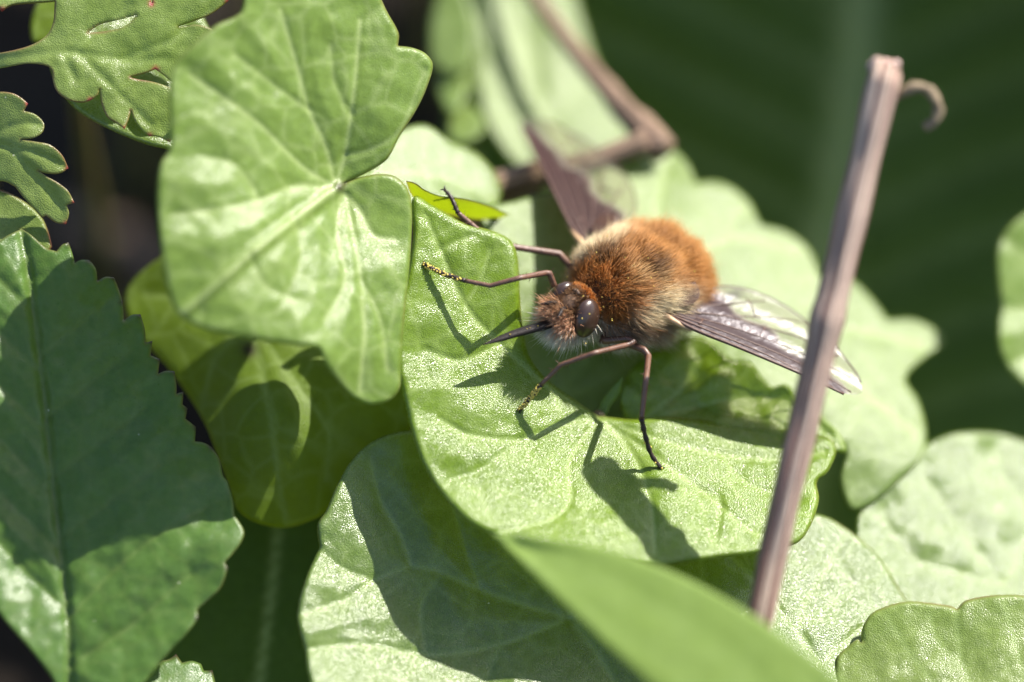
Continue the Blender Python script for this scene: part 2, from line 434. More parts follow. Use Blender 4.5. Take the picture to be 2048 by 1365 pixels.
# lower shaded leaf
leaf('L5', 'heart_shaped_leaf', 'dark green rounded leaf half in shadow below the bright green leaf',
     [(835,860),(780,868),(735,890),(700,925),(672,975),(652,1022),(634,1052),(638,1095),(634,1106,1),(614,1150),(598,1200),(594,1240),(604,1285),(610,1304,1),(616,1350),(650,1440),(760,1530),(950,1570),(1150,1540),(1340,1470),(1450,1380),(1480,1250),(1420,1130),(1300,1080),(1150,1020),(1000,920),(900,860)],
     [(820,865,-.16),(650,1030,.06),(596,1230,.30),(760,1530,.50),(1150,1540,.30),(1450,1380,.02),(1420,1130,-.25),(1150,1020,-.25),(900,1150,.0),(820,1130,.02),(900,1320,.13)],
     M_GLOSS, veins=[v((1140,1238),(1060,1215),(960,1180),(880,1145),(822,1132),w=6), v((822,1132),(800,1070),(760,1000),(740,920),w=5), v((822,1132),(750,1160),(690,1200),(600,1230),w=5), v((1140,1238),(1200,1320),(1260,1420),w=7), v((1140,1238),(1000,1290),(860,1310),(720,1290),(610,1300),w=5), v((960,1180),(930,1100),(900,1000),(860,900),s=.6), v((880,1145),(840,1220),(850,1300),s=.6), v((750,1160),(690,1140),(640,1100),s=.5), v((1140,1238),(1100,1100),(1050,1000),s=.6),v((1000,1290),(960,1380),(880,1450),s=.7)],
     base=(1140,1240), foot=(1.0,1.8), step=7, puff=.025, rim=11, rim_d=.04, rimcol=.25)
# glossy leaf bottom right under the dry stem
leaf('R1', 'heart_shaped_leaf', 'very glossy white-glaring leaf behind the foot of the dry stem',
     [(1290,1090),(1400,1060),(1530,1020),(1640,1030),(1690,1055),(1735,1090),(1742,1096,1),(1770,1130),(1800,1180),(1814,1208),(1800,1260),(1740,1330),(1680,1400),(1560,1440),(1420,1420),(1330,1330),(1280,1200)],
     [(1290,1090,-.1),(1640,1030,-.36),(1814,1208,-.30),(1680,1400,.10),(1420,1420,.28),(1550,1200,-.06),(1330,1330,.2)],
     M_GLOSS, veins=[v((1640,1330),(1600,1240),(1650,1140),(1690,1070)), v((1640,1330),(1720,1260),(1800,1205)), v((1640,1330),(1560,1220),(1480,1130),(1420,1070)), v((1600,1240),(1700,1180),(1680,1130),s=.6)],
     base=(1640,1332), foot=(2.4,2.0), step=8, puff=.018, rimcol=.4)
leaf('R2', 'heart_shaped_leaf', 'pale green leaf with notched rim and fine grain in the sharp foreground corner',
     [(1672,1320),(1700,1290),(1716,1278),(1722,1284,1),(1724,1258),(1742,1228),(1775,1212),(1815,1203),(1860,1206),(1900,1212),(1914,1218,1),(1930,1202),(1962,1194),(2000,1190),(2050,1192),(2130,1215),(2200,1290),(2220,1400),(2160,1520),(2020,1580),(1860,1560),(1740,1470),(1680,1390)],
     [(1680,1320,.02),(1740,1228,-.04),(2000,1190,-.06),(2200,1290,0),(2020,1580,.4),(1740,1470,.24),(1900,1300,.03)],
     M_GER, veins=[v((1990,1480),(1960,1400),(1925,1330),(1910,1220),w=5,d=-.002), v((1990,1480),(1900,1400),(1830,1320),(1772,1230),w=5,d=-.002), v((1990,1480),(2045,1380),(2030,1290),(2005,1200),w=5,d=-.002), v((1925,1330),(1880,1290),(1860,1230),s=.7,d=-.002), v((1960,1400),(2000,1360),(2020,1330),s=.6,d=-.002), v((1990,1480),(1850,1450),(1740,1400),s=.7,d=-.002)],
     base=(1990,1482), foot=(4.2,1.0), step=7, rimcol=.7, puff=.004)
leaf('R3', 'rounded_leaf', 'blurred round leaf with silvery glare behind the notched pale leaf',
     [(1712,1045),(1740,1000),(1780,955),(1830,905),(1890,872),(1950,864),(2030,875),(2110,920),(2170,1010),(2170,1120),(2090,1220),(1980,1270),(1860,1280),(1770,1230),(1722,1140)],
     [(1712,1045,-.50),(1950,864,-.92),(2170,1010,-1.05),(1980,1270,-.5),(1770,1230,-.36),(1930,1080,-.66)],
     M_GLOSS, veins=[v((2010,1170),(1950,1100),(1900,1030),(1850,960)), v((2010,1170),(1930,1150),(1830,1120),(1780,1060),(1760,1010)), v((2010,1170),(2060,1040),(2010,960),(1990,890))],
     base=(2010,1172), foot=(3.2,3.4), step=11, puff=.025, rimcol=.1)
leaf('R4', 'rounded_leaf', 'pale leaf with scalloped rim jutting in front of the dark backdrop leaf',
     [(2075,420),(2045,432),(2012,462),(1994,505),(1996,570),(2002,615),(1996,640,1),(1997,690),(2012,730),(2045,768),(2110,800),(2200,760),(2230,640),(2200,500),(2140,430)],
     [(2045,432,-1.1),(1996,600,-.98),(2045,768,-.92),(2200,640,-1.2)], M_CELP, veins=[v((2180,620),(2080,620),(2000,616)), v((2180,620),(2080,530),(2010,480)),v((2180,620),(2080,700),(2020,730))],
     base=(2180,620), foot=(4.5,3.0), step=10, rimcol=.3)
# leaf under the fly's far side
leaf('B1', 'crinkled_leaf', 'pale blurred crinkled leaf with scalloped edge behind the fly',
     [(960,430),(1040,400),(1120,380),(1200,340),(1270,305),(1335,298),(1372,325),(1392,365,1),(1440,365),(1490,395),(1522,450,1),(1575,465),(1618,500),(1642,552,1),(1700,560),(1745,600),(1775,640,1),(1830,640),(1880,668),(1886,690),(1850,715),(1812,758),(1836,800),(1852,860),(1846,910),(1800,960),(1740,1010),(1700,1018),(1680,960),(1690,900),(1640,870),(1540,862),(1400,870),(1260,870),(1120,840),(1040,760),(1010,640),(1000,520)],
     [(960,430,-.55),(1335,298,-1.35),(1500,420,-1.2),(1640,550,-1.15),(1880,680,-1.2),(1850,880,-.75),(1700,1010,-.5),(1690,900,-.55),(1540,862,-.45),(1260,870,-.42),(1040,760,-.42),(1010,560,-.5),(1450,600,-.82),(1300,480,-.85),(1250,700,-.6),(1500,760,-.52)],
     M_BLUR, veins=[v((1090,820),(1250,640),(1450,480),(1600,500),w=9), v((1250,640),(1300,500),(1330,330),w=8), v((1090,820),(1350,700),(1600,650),(1850,690),w=9), v((1350,700),(1500,800),(1620,850),w=7), v((1600,650),(1700,760),(1830,860),w=8), v((1450,480),(1480,430),(1500,410),w=7)],
     base=(1090,822), foot=(1.2,4.0), step=10, puff=.022, wave=.014, rimcol=.05)
leaf('B1b', 'crinkled_leaf', 'jagged-edged leaf lying just behind the lower wing, part shaded green',
     [(1330,690),(1400,672),(1440,700),(1470,720,1),(1500,722),(1530,760),(1545,775,1),(1575,770),(1600,800),(1640,830),(1680,870),(1690,905),(1640,900),(1560,890),(1440,880),(1330,872),(1260,850),(1240,790),(1270,730)],
     [(1330,690,-.45),(1470,710,-.42),(1690,900,-.42),(1440,880,-.25),(1250,850,-.3),(1600,800,-.42)],
     M_CEL, veins=[v((1270,850),(1360,780),(1400,720)), v((1270,850),(1450,800),(1560,800),(1660,870))], base=(1270,846), foot=(1.6,3.6), step=8, puff=.06, rimcol=.1, wave=.04)
# dark backdrop leaf
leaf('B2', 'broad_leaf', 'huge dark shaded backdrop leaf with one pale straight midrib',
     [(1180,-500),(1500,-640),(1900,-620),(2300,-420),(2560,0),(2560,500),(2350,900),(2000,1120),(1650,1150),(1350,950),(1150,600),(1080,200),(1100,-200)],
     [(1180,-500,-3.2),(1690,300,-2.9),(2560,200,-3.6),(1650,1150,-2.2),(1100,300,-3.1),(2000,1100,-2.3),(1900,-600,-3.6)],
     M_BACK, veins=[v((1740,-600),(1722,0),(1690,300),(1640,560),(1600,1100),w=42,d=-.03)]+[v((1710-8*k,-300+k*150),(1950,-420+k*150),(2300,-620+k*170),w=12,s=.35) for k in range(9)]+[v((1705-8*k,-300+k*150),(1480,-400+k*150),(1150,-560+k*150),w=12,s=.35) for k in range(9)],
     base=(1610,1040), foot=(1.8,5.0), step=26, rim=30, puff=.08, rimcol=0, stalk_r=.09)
# pale blurred leaf at top centre
leaf('B3', 'long_leaf', 'pale sunlit blurred leaf behind the brown bent stalk',
     [(960,-160),(1060,-140),(1130,-60),(1160,30),(1190,120),(1240,220),(1260,310),(1200,370),(1110,380),(1040,340),(985,270),(960,200),(952,100),(950,-40)],
     [(960,-160,-2.25),(1130,-60,-2.25),(1250,300,-1.85),(1000,300,-1.6),(955,60,-1.95)], M_BLUR, veins=[v((1180,360),(1080,200),(1030,0),w=10), v((1100,230),(1160,180),(1200,160),w=7,s=.6), v((1080,200),(1000,150),(960,120),w=7,s=.6)], base=(1180,350), foot=(.5,5.0), step=14, puff=.03, rimcol=0)
for i, (x, y, a, b_, d_) in enumerate([(905,60,46,100,-1.65), (930,250,36,40,-1.45), (862,300,28,26,-1.35), (905,180,30,44,-1.55)]):
    ring = [(x + a * math.cos(t) * (1 + .12 * math.sin(3 * t + i)), y + b_ * math.sin(t) * (1 + .1 * math.cos(2 * t + i))) for t in np.linspace(0, 2 * math.pi, 11)[:-1]]
    leaf('S%d' % i, 'small_leaf', ['tall pale out-of-focus leaflet left of the sunlit blurred leaf', 'small round out-of-focus leaflet above the whitish leaf', 'tiny dim out-of-focus leaflet beside the tip of the large pale leaf', 'narrow out-of-focus leaflet between tall leaflet and round leaflet'][i],
         ring, [(x, y - b_, d_ - .15), (x, y + b_, d_ + .1), (x + a, y, d_)], M_BLUR, base=(x, y), foot=(-.1 + .1 * i, 5.2), step=9, rimcol=0, stalk_r=.03)
leaf('B5', 'long_leaf', 'dark green out-of-focus leaf between the pale leaflets and the sunlit blurred leaf',
     [(880,-120),(1000,-140),(1020,60),(1010,220),(1030,330),(960,400),(880,330),(900,200),(885,40)],
     [(880,-120,-3.0),(1000,-140,-3.0),(960,400,-1.9),(890,200,-2.5)], M_BACK, veins=[v((950,380),(950,100),(940,-100),w=8)], base=(955,385), foot=(.0,5.6), step=16, rimcol=0)

# shaded leaf under the big pale one
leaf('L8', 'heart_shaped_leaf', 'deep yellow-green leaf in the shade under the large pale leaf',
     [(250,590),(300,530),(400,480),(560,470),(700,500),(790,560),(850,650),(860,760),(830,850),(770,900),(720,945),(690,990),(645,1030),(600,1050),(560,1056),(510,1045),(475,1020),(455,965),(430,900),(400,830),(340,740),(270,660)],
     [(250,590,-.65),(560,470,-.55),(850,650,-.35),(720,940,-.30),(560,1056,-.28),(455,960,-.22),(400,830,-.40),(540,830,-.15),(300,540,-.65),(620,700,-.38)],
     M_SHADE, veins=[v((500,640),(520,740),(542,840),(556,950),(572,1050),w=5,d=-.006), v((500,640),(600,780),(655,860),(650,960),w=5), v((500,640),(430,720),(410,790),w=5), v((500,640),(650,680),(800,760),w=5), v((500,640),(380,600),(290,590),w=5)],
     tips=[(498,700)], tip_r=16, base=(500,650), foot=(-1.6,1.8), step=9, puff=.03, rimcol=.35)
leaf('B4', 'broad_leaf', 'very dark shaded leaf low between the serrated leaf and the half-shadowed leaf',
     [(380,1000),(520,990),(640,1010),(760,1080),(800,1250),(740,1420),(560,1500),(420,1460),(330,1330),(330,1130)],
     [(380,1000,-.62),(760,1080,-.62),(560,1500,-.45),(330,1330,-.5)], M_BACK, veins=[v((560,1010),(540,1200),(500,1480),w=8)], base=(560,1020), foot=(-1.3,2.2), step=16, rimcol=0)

# serrated leaf
teeth = [(137,485),(178,520),(228,555),(246,604),(281,629),(305,682),(320,719),(349,743),(367,784),(375,817),(392,854),(424,895),(456,1135),(397,1237)]
leaf('L6', 'serrated_leaf', 'large saw-toothed dark green leaf with dark tooth tips and straight midrib',
     [(43,458,1),(62,470),(92,496),(113,503,1),(124,490),(137,485,1),(144,505),(150,526,1),(162,520),(178,520,1),(192,538),(195,563,1),(210,554),(228,555,1),(238,580),(246,604,1),(248,641,1),(264,630),(281,629,1),(290,660),(291,686,1),(305,682,1),(301,711,1),(320,719,1),(316,748,1),(332,742),(349,743,1),(353,770),(353,788,1),(367,784,1),(365,809,1),(375,817,1),(371,838,1),(392,854,1),(390,883,1),(408,886),(424,895,1),(440,920),(446,950),(455,962,1),(466,1000),(469,1030,1),(488,1062),(482,1086),(466,1108),(450,1126,1),(456,1135,1),(440,1178),(395,1220,1),(397,1237,1),(371,1271),(338,1306),(290,1365),(240,1410),(140,1430),(105,1360),(60,1300),(0,1230),(-80,1100),(-130,900),(-110,660),(-50,530),(5,478)],
     [(43,458,.05),(137,485,.03),(281,629,.02),(424,895,.05),(488,1062,.22),(397,1237,.34),(140,1430,.45),(-80,1100,.36),(-110,660,.22),(105,950,.18),(122,1100,.26),(280,950,.20)],
     M_SERR, veins=[v((43,462),(60,560),(85,760),(105,950),(122,1100),(135,1240),(140,1425),w=6,d=-.03,s=.9)] +
       [v((62+k*14,600+k*120),(130+k*20,540+k*118),(200+k*30,480+k*112),w=4.5,s=.6) for k in range(1,5)] + [v((135,1240),(230,1140),(330,1060),(440,1000),w=4.5,s=.6), v((140,1330),(250,1260),(380,1150),w=4.5,s=.6)] +
       [v((60+k*14,620+k*120),(0+k*4,560+k*110),(-70,490+k*105),w=4.5,s=.6) for k in range(0,6)],
     tips=teeth, tip_r=7, base=(140,1420), foot=(-2.6,.9), step=6.5, edge_step=5, rim=7, rim_d=.015, puff=.035, rimcol=.5, wave=.02)
leaf('L7', 'serrated_leaf', 'small saw-toothed leaf tip peeking from below the large saw-toothed leaf',
     [(250,1440),(290,1350),(325,1322,1),(340,1318),(352,1308,1),(364,1326,1),(384,1322),(402,1328,1),(408,1342,1),(425,1341,1),(432,1372),(450,1450),(360,1500)],
     [(290,1350,.18),(425,1341,.1),(360,1500,.35)], M_SERR, tips=[(352,1308),(425,1341)], base=(350,1480), foot=(-1.8,.5), step=7, rim=6, rimcol=.6)

# cut leaves upper left
leaf('L10', 'smooth_leaf', 'smooth-edged bright leaf lying just under the lacy cut leaf',
     [(100,120),(118,178),(150,218),(200,250),(262,278),(320,296),(380,300),(430,240),(440,120),(380,0),(280,-30),(160,-10)],
     [(100,120,-.16),(150,218,-.10),(320,296,-.08),(430,240,-.18),(280,-30,-.35)], M_GLOSS, veins=[v((380,60),(260,160),(150,215))], base=(400,60), foot=(-1.4,3.2), step=8, rim=10, rimcol=.3)
leaf('L9', 'cut_leaf', 'lacy deeply cut leaf with reddish rims and rounded lobes on a flat green stalk',
     [(92,132),(104,142),(106,165),(116,186),(138,201),(164,206),(181,201),(196,190),(199,178,1),(203,208),(214,234),(234,248),(249,259,1),(257,240),(262,221,1),(270,243),(286,264),(299,273,1),(318,275),(339,285,1),(356,268),(372,230),(372,196),(345,178),(310,165),(276,159),(260,155,1),(290,147),(311,139,1),(326,150),(352,166),(400,150),(440,90),(432,64),(396,50),(356,54,1),(388,43),(424,28),(456,3,1),(462,-30),(400,-80),(330,-50),(309,-18),(303,8,1),(298,-30),(240,-80),(160,-80),(112,-40),(109,10),(106,45),(92,72),(58,92),(0,106),(-60,112),(-60,142),(0,137),(55,128)],
     [(-60,125,-.10),(0,120,-.02),(100,100,.02),(200,200,.05),(339,285,.06),(250,100,.0),(456,3,-.02),(200,-60,-.05),(430,100,0)],
     M_GER, veins=[v((-60,125),(50,112),(140,105),(240,120),(330,120),w=6,s=.5), v((140,105),(200,60),(260,10),w=5,s=.4), v((160,110),(230,180),(300,250),w=5,s=.4), v((130,115),(150,160),w=5,s=.4), v((240,120),(340,80),(420,20),w=5,s=.35)],
     holes=[[(176,66,1),(200,50),(235,41),(273,31,1),(250,52),(215,62)]], tips=[(181,201),(249,259),(299,273),(339,285),(311,139),(303,8),(456,3)], tip_r=6,
     base=(-40,127), foot=(-3.2,2.6), step=6, edge_step=4, rim=6, rim_d=.008, rimcol=1.0, wave=.015, puff=.006)
leaf('L11', 'cut_leaf', 'cut leaf with finger lobes ending in red points, partly shaded',
     [(-40,190),(0,184),(26,187),(44,197),(56,208,1),(48,222,1),(72,230),(88,248),(84,266),(66,277),(42,279,1),(72,284),(100,290),(124,310),(137,337,1),(118,348),(90,347),(76,341,1),(92,352),(116,366),(136,382),(149,406,1),(134,410,1),(138,428),(132,449,1),(112,446),(92,432,1),(84,437,1),(64,414),(44,392),(30,374,1),(10,364),(-60,350),(-90,260)],
     [(-60,200,-.04),(56,208,.02),(137,337,.0),(132,449,-.02),(-60,350,-.06),(60,310,.04)], M_GER,
     veins=[v((-90,280),(0,290),(60,340),(125,420),w=5,s=.4), v((0,290),(80,310),(130,335),w=4,s=.4), v((-40,285),(30,250),(80,250),w=4,s=.4)], tips=[(56,208),(137,337),(149,406),(132,449)], tip_r=6, base=(-85,290), foot=(-3.6,2.2), step=6, edge_step=4, rim=6, rim_d=.008, rimcol=1.0)
leaf('L12', 'cut_leaf', 'cut leaf piece with red rim just above the tip of the saw-toothed leaf',
     [(-60,372),(0,380),(30,392),(60,412),(84,436),(96,462),(104,494,1),(90,510),(60,490),(44,470,1),(40,500),(0,520),(-70,500)],
     [(-60,372,-.12),(84,436,-.08),(104,494,-.06),(-70,500,-.05)], M_GER, tips=[(44,470)], tip_r=8, base=(-60,440), foot=(-3.4,1.6), step=6, rim=6, rimcol=1.2)
leaf('L13', 'cut_leaf', 'pinkish cut leaf tip at the dark gap above the lacy leaf stalk',
     [(-80,-60),(60,-70),(150,-40),(160,-6),(110,4),(60,8),(24,12),(4,24,1),(-10,14),(-70,10)],
     [(-80,-60,-.1),(150,-20,-.05),(4,24,.0)], M_GER, tips=[(4,22)], tip_r=8, base=(-60,-30), foot=(-3.4,3.4), step=7, rim=6, rimcol=1.0)
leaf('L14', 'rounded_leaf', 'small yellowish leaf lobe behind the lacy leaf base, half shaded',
     [(72,10),(92,2),(120,0),(140,40),(130,80),(96,84),(66,84),(60,50)], [(72,10,-.5),(120,0,-.5),(96,84,-.4)], M_SHADE, base=(120,60), foot=(-2.4,3.8), step=7, rimcol=.5)

# grass blade in front
leaf('G1', 'grass_blade', 'broad blurred grass blade crossing in front of the dry stem foot',
     [(985,1066,1),(1100,1078),(1210,1098),(1330,1138),(1430,1186),(1530,1246),(1620,1312),(1700,1380),(1880,1560),(2040,1800),(1700,1800),(1480,1540),(1300,1372),(1200,1282),(1110,1196),(1040,1126)],
     [(985,1066,0.8),(1330,1138,1.003),(1240,1310,1.212),(1700,1380,1.446),(1300,1372,1.315),(2040,1800,2.126),(1700,1800,2.024)],
     M_GRASS, veins=[v((985,1066),(1240,1180),(1480,1330),(1860,1800),w=14,s=.8,d=-.012)] + [v((1010,1078+k*4),(1240+k*18,1180-k*22),(1480+k*28,1330-k*26),(1860+k*40,1800),w=9,s=.55,d=-.006) for k in (-2.4,-1.6,-.8,.8,1.6,2.4)],
     base=(1860,1780), foot=(4.0,-1.6), step=9, rim=14, rim_d=.02, rimcol=0, wave=.004, puff=.0, cat='grass', stalk_mat=M_GRASS, stalk_r=.10)
# little blade in the leaf notch
leaf('G2', 'grass_blade', 'tiny green grass tip rising in the notch of the fly leaf',
     [(1188,838),(1205,800),(1228,770),(1246,752,1),(1240,785),(1220,815),(1208,842)], [(1188,838,-.28),(1246,752,-.25),(1208,842,-.28)], M_CEL, base=(1200,836), foot=(.9,2.6), step=5, rim=4, rim_d=.01, rimcol=0, cat='grass', stalk_mat=M_GRASS, stalk_r=.02)

# unseen leaves added beyond the frame to keep soil and backdrop leaf in shade
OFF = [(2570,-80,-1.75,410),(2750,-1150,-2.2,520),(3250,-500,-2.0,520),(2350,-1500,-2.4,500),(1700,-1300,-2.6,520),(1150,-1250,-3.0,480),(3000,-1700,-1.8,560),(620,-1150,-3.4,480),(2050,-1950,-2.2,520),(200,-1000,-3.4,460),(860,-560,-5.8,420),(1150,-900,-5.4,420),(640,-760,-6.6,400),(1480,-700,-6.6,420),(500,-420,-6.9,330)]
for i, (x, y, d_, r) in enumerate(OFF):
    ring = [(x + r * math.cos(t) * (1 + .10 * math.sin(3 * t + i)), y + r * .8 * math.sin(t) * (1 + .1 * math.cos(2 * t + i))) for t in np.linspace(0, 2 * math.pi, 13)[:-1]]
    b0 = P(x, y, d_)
    leaf('O%d' % i, 'broad_leaf', 'unseen broad leaf added to shade the soil and backdrop leaf', ring, [(x, y - r, d_ - 1.0), (x, y + r, d_ + .9), (x + r, y, d_ - .1)], M_BACK,
         veins=[v((x, y + r * .7), (x, y - r * .7), w=18)], base=(x, y + r * .6), foot=(b0.x, b0.y - .2), step=46, rim=30, rimcol=0, stalk_r=.09, group='added shading leaves out of frame')

# ------------------------------------------------------------------ dry stems
def bark(name, c0, c1, c2):
    m, nt, out = new_mat(name); b = NB(nt)
    at = b.n('ShaderNodeAttribute', attribute_name='uvw').outputs['Vector']
    mp = b.n('ShaderNodeMapping', {0: at, 3: (4.2, 4.2, 0.5)}).outputs[0]
    st = b.n('ShaderNodeTexNoise', {'Vector': mp, 'Scale': 1.0, 'Detail': 5.0, 'Roughness': 0.65}).outputs[0]
    mp2 = b.n('ShaderNodeMapping', {0: at, 3: (2.6, 2.6, 0.9)}).outputs[0]
    pt = b.n('ShaderNodeTexNoise', {'Vector': mp2, 'Scale': 1.0, 'Detail': 3.0, 'Roughness': 0.6}).outputs[0]
    mp3 = b.n('ShaderNodeMapping', {0: at, 3: (2.0, 2.0, 0.22)}).outputs[0]
    st2 = b.n('ShaderNodeTexNoise', {'Vector': mp3, 'Scale': 1.0, 'Detail': 2.0}).outputs[0]
    col = b.mix(b.ramp(st, 0.42, 0.56), c0, c1)
    col = b.mix(b.ramp(st2, 0.50, 0.56, 0.0, 0.85), col, c2)
    col = b.mix(b.ramp(pt, 0.60, 0.72, 0.0, 0.7), col, c2)
    bp = b.n('ShaderNodeBump', {'Height': st, 'Strength': 1.0, 'Distance': 0.05}).outputs[0]
    pr = b.n('ShaderNodeBsdfPrincipled', {'Base Color': col, 'Roughness': 0.68, 'Specular IOR Level': 0.4, 'Normal': bp})
    nt.links.new(pr.outputs[0], out.inputs[0]); return m

def stem_mesh(name, pts, radii, mat, parent, nseg=30, flute=0.05, nfl=7, step=0.05, ragged=0.0, node=-1.0):
    path, rad = smooth_path(pts, radii, step)
    V, F = tube(path, rad, nseg, True, lambda t, a: 1 + flute * math.cos(nfl * a + 0.6 * math.sin(3 * t)) + 0.04 * math.sin(2 * a + 7 * t) + 0.16 * noise.noise(Vector((t * 26, math.cos(a) * .9, math.sin(a) * .9))) + 0.22 * math.exp(-((t - node) / .012) ** 2))
    V = [Vector(x) for x in V]
    n = len(path)
    uvw = []
    L = 0
    for i in range(n):
        if i: L += (path[i] - path[i-1]).length
        for k in range(nseg):
            a = 2 * math.pi * k / nseg; uvw.append((math.cos(a), math.sin(a), L))
    uvw += [(0, 0, 0), (0, 0, L)]
    if ragged:
        t = (path[0] - path[1]).normalized()
        for k in range(nseg):
            V[k] = V[k] + t * ragged * (0.5 + noise.noise(Vector((math.cos(2*math.pi*k/nseg)*1.7, math.sin(2*math.pi*k/nseg)*1.7, 3.1))) * 1.6)
        V[n*nseg] = V[n*nseg] - t * ragged * 0.8
    me_o = mesh_obj(name, V, F, mat, parent)
    a = me_o.data.attributes.new('uvw', 'FLOAT_VECTOR', 'POINT'); a.data.foreach_set('vector', np.array(uvw, dtype=np.float32).ravel())
    return me_o

M_STEM = bark('dry_stem', (0.70, 0.54, 0.42), (0.38, 0.25, 0.20), (0.17, 0.07, 0.055))
M_STEM2 = bark('brown_stalk', (0.38, 0.26, 0.17), (0.22, 0.14, 0.09), (0.10, 0.06, 0.045))
M_PITH = simple_mat('pith', (0.55, 0.40, 0.36), (0.42, 0.28, 0.22), scale=18, rough=0.8, bump=.6)
M_CURL = simple_mat('dry_fibre', (0.26, 0.20, 0.12), (0.15, 0.11, 0.07), scale=20, rough=0.8, bump=.6)

top = P(1771, 150, .68); bot = P(1508, 1290, .55)
foot = Vector((P(1440, 1560, .1).x, 0.4, GROUND_Z - .1))
dry = empty('dry_stem', foot, 'upright dry pinkish-brown broken stem with a curled fibre at its top', 'stem')
stem_mesh('stalk', [top, P(1712, 400, .67), P(1655, 640, .65), P(1605, 860, .62), P(1548, 1100, .58), bot, P(1450, 1480, .2), foot],
          [.080, .077, .073, .071, .068, .066, .075, .08], M_STEM, dry, ragged=.05, node=.17)
rag = []
for k in range(9):
    a = k * 2.4; r = .02 + .055 * ((k * 37) % 10) / 10
    c = top + CX * (r * math.cos(a)) + CB * (r * math.sin(a) * .7) + CU * (.03 + .03 * ((k * 13) % 7) / 7)
    rs_ = .018 + .014 * ((k * 29) % 10) / 10
    bm = bmesh.new(); bmesh.ops.create_icosphere(bm, subdivisions=2, radius=rs_)
    for q in bm.verts: q.co *= 1 + .35 * noise.noise(q.co * 40 + Vector((k, 0, 0)))
    rag.append(([c + q.co for q in bm.verts], [[w.index for w in f.verts] for f in bm.faces])); bm.free()
Vr, Fr = join(rag); mesh_obj('broken_tip', Vr, Fr, M_PITH, dry)
cp = [P(1790,190,.65), P(1812,182,.68), P(1835,174,.70), P(1858,182,.70), P(1874,204,.69), P(1876,228,.68), P(1866,246,.67), P(1848,256,.66)]
path, rad = smooth_path(cp, [.03, .028, .026, .026, .026, .025, .024, .02], .02)
Vc, Fc = tube(path, rad, 10, True, lambda t, a: 1 + .18 * math.sin(a * 2 + t * 26) + .12 * math.sin(t * 60))
mesh_obj('curled_fibre', Vc, Fc, M_CURL, dry)

f2 = Vector((.2, 4.6, GROUND_Z - .1))
bs = empty('bent_stalk', f2, 'brown bent dead stalk with a broken node behind the fly', 'stem')
stem_mesh('stalk', [P(1020,-120,-2.0), P(1075,0,-1.8), P(1160,115,-1.6), P(1240,210,-1.35), P(1300,272,-1.18), P(1328,302,-1.12)], [.036, .04, .05, .062, .078, .070], M_STEM2, bs, flute=.04)
stem_mesh('side_stalk', [P(1296,284,-1.10), P(1262,297,-1.10), P(1180,325,-1.1), P(1080,345,-1.05), P(985,372,-1.0), P(900,400,-1.1), f2], [.072, .062, .066, .070, .074, .076, .08], M_STEM2, bs, flute=.03)
for i, (a, b_, lab) in enumerate([((-3.2, 3.6), (-1.2, 4.6), 'dead brown stalk lying on the soil in the dark gap'), ((-2.9, 5.2), (-1.4, 3.2), 'second dead stalk crossing the first one on the dark soil')]):
    ds = empty('dead_stalk', Vector((a[0], a[1], GROUND_Z)), lab, 'stem')
    stem_mesh('stalk', [Vector((a[0], a[1], GROUND_Z + .1)), Vector(((a[0]+b_[0])/2, (a[1]+b_[1])/2, GROUND_Z + .35 + .3*i)), Vector((b_[0], b_[1], GROUND_Z + .1))], [.07, .09, .08], M_STEM2, ds)

# ------------------------------------------------------------------ the bee fly
FO = P(1237, 574, -.20)
Fv = Vector((-.733, -.326, .598)).normalized()
Lv = Vector((.665, -.54, .52)); Lv = (Lv - Fv * Lv.dot(Fv)).normalized()
Uv = Fv.cross(Lv).normalized()
def c2w(q): return CX * q.x + CU * q.y + CB * q.z
fx, fy, fz = c2w(Fv), c2w(Lv), c2w(Uv)
fly = empty('bee_fly', FO, 'furry brown and cream bee fly with long beak and half-dark wings on a leaf', 'fly')
fly.rotation_euler = Matrix((fx, fy, fz)).transposed().to_euler()
bpy.context.view_layer.update()
FM = Matrix.Translation(FO) @ fly.rotation_euler.to_matrix().to_4x4(); FI = FM.inverted()
def lw(x, y, z): return FM @ Vector((x, y, z))           # local -> world
def toL(w): return FI @ w                                 # world -> local

M_BODY = simple_mat('fly_cuticle', (0.09, 0.05, 0.025), (0.06, 0.035, 0.02), scale=30, rough=0.5)
M_FACE = simple_mat('fly_face_dust', (0.20, 0.12, 0.07), (0.12, 0.07, 0.04), scale=45, rough=0.75, bump=.5)
M_EYE = simple_mat('fly_eye', (0.040, 0.021, 0.013), (0.030, 0.015, 0.010), scale=60, rough=0.30, spec=0.6, bump=.08, coat=.08)
M_LEG = simple_mat('fly_leg', (0.13, 0.062, 0.036), (0.075, 0.035, 0.022), scale=30, rough=0.45, spec=0.6)
M_TARS = simple_mat('fly_tarsus', (0.02, 0.014, 0.012), (0.035, 0.02, 0.014), scale=40, rough=0.45)
M_BEAK = simple_mat('fly_beak', (0.012, 0.010, 0.010), (0.022, 0.016, 0.014), scale=40, rough=0.5, spec=.2)
M_POL = simple_mat('pollen', (0.72, 0.58, 0.14), (0.62, 0.46, 0.08), scale=40, rough=0.7, trans=.2)

def fur_mat():
    m, nt, out = new_mat('fly_fur'); b = NB(nt)
    c = b.n('ShaderNodeAttribute', attribute_name='col').outputs['Color']
    d = b.n('ShaderNodeBsdfPrincipled', {'Base Color': c, 'Roughness': 0.45, 'Specular IOR Level': 0.35})
    t = b.n('ShaderNodeBsdfTranslucent', {'Color': c})
    x = b.n('ShaderNodeMixShader', {0: 0.52, 1: d.outputs[0], 2: t.outputs[0]})
    nt.links.new(x.outputs[0], out.inputs[0]); return m
M_FUR = fur_mat()

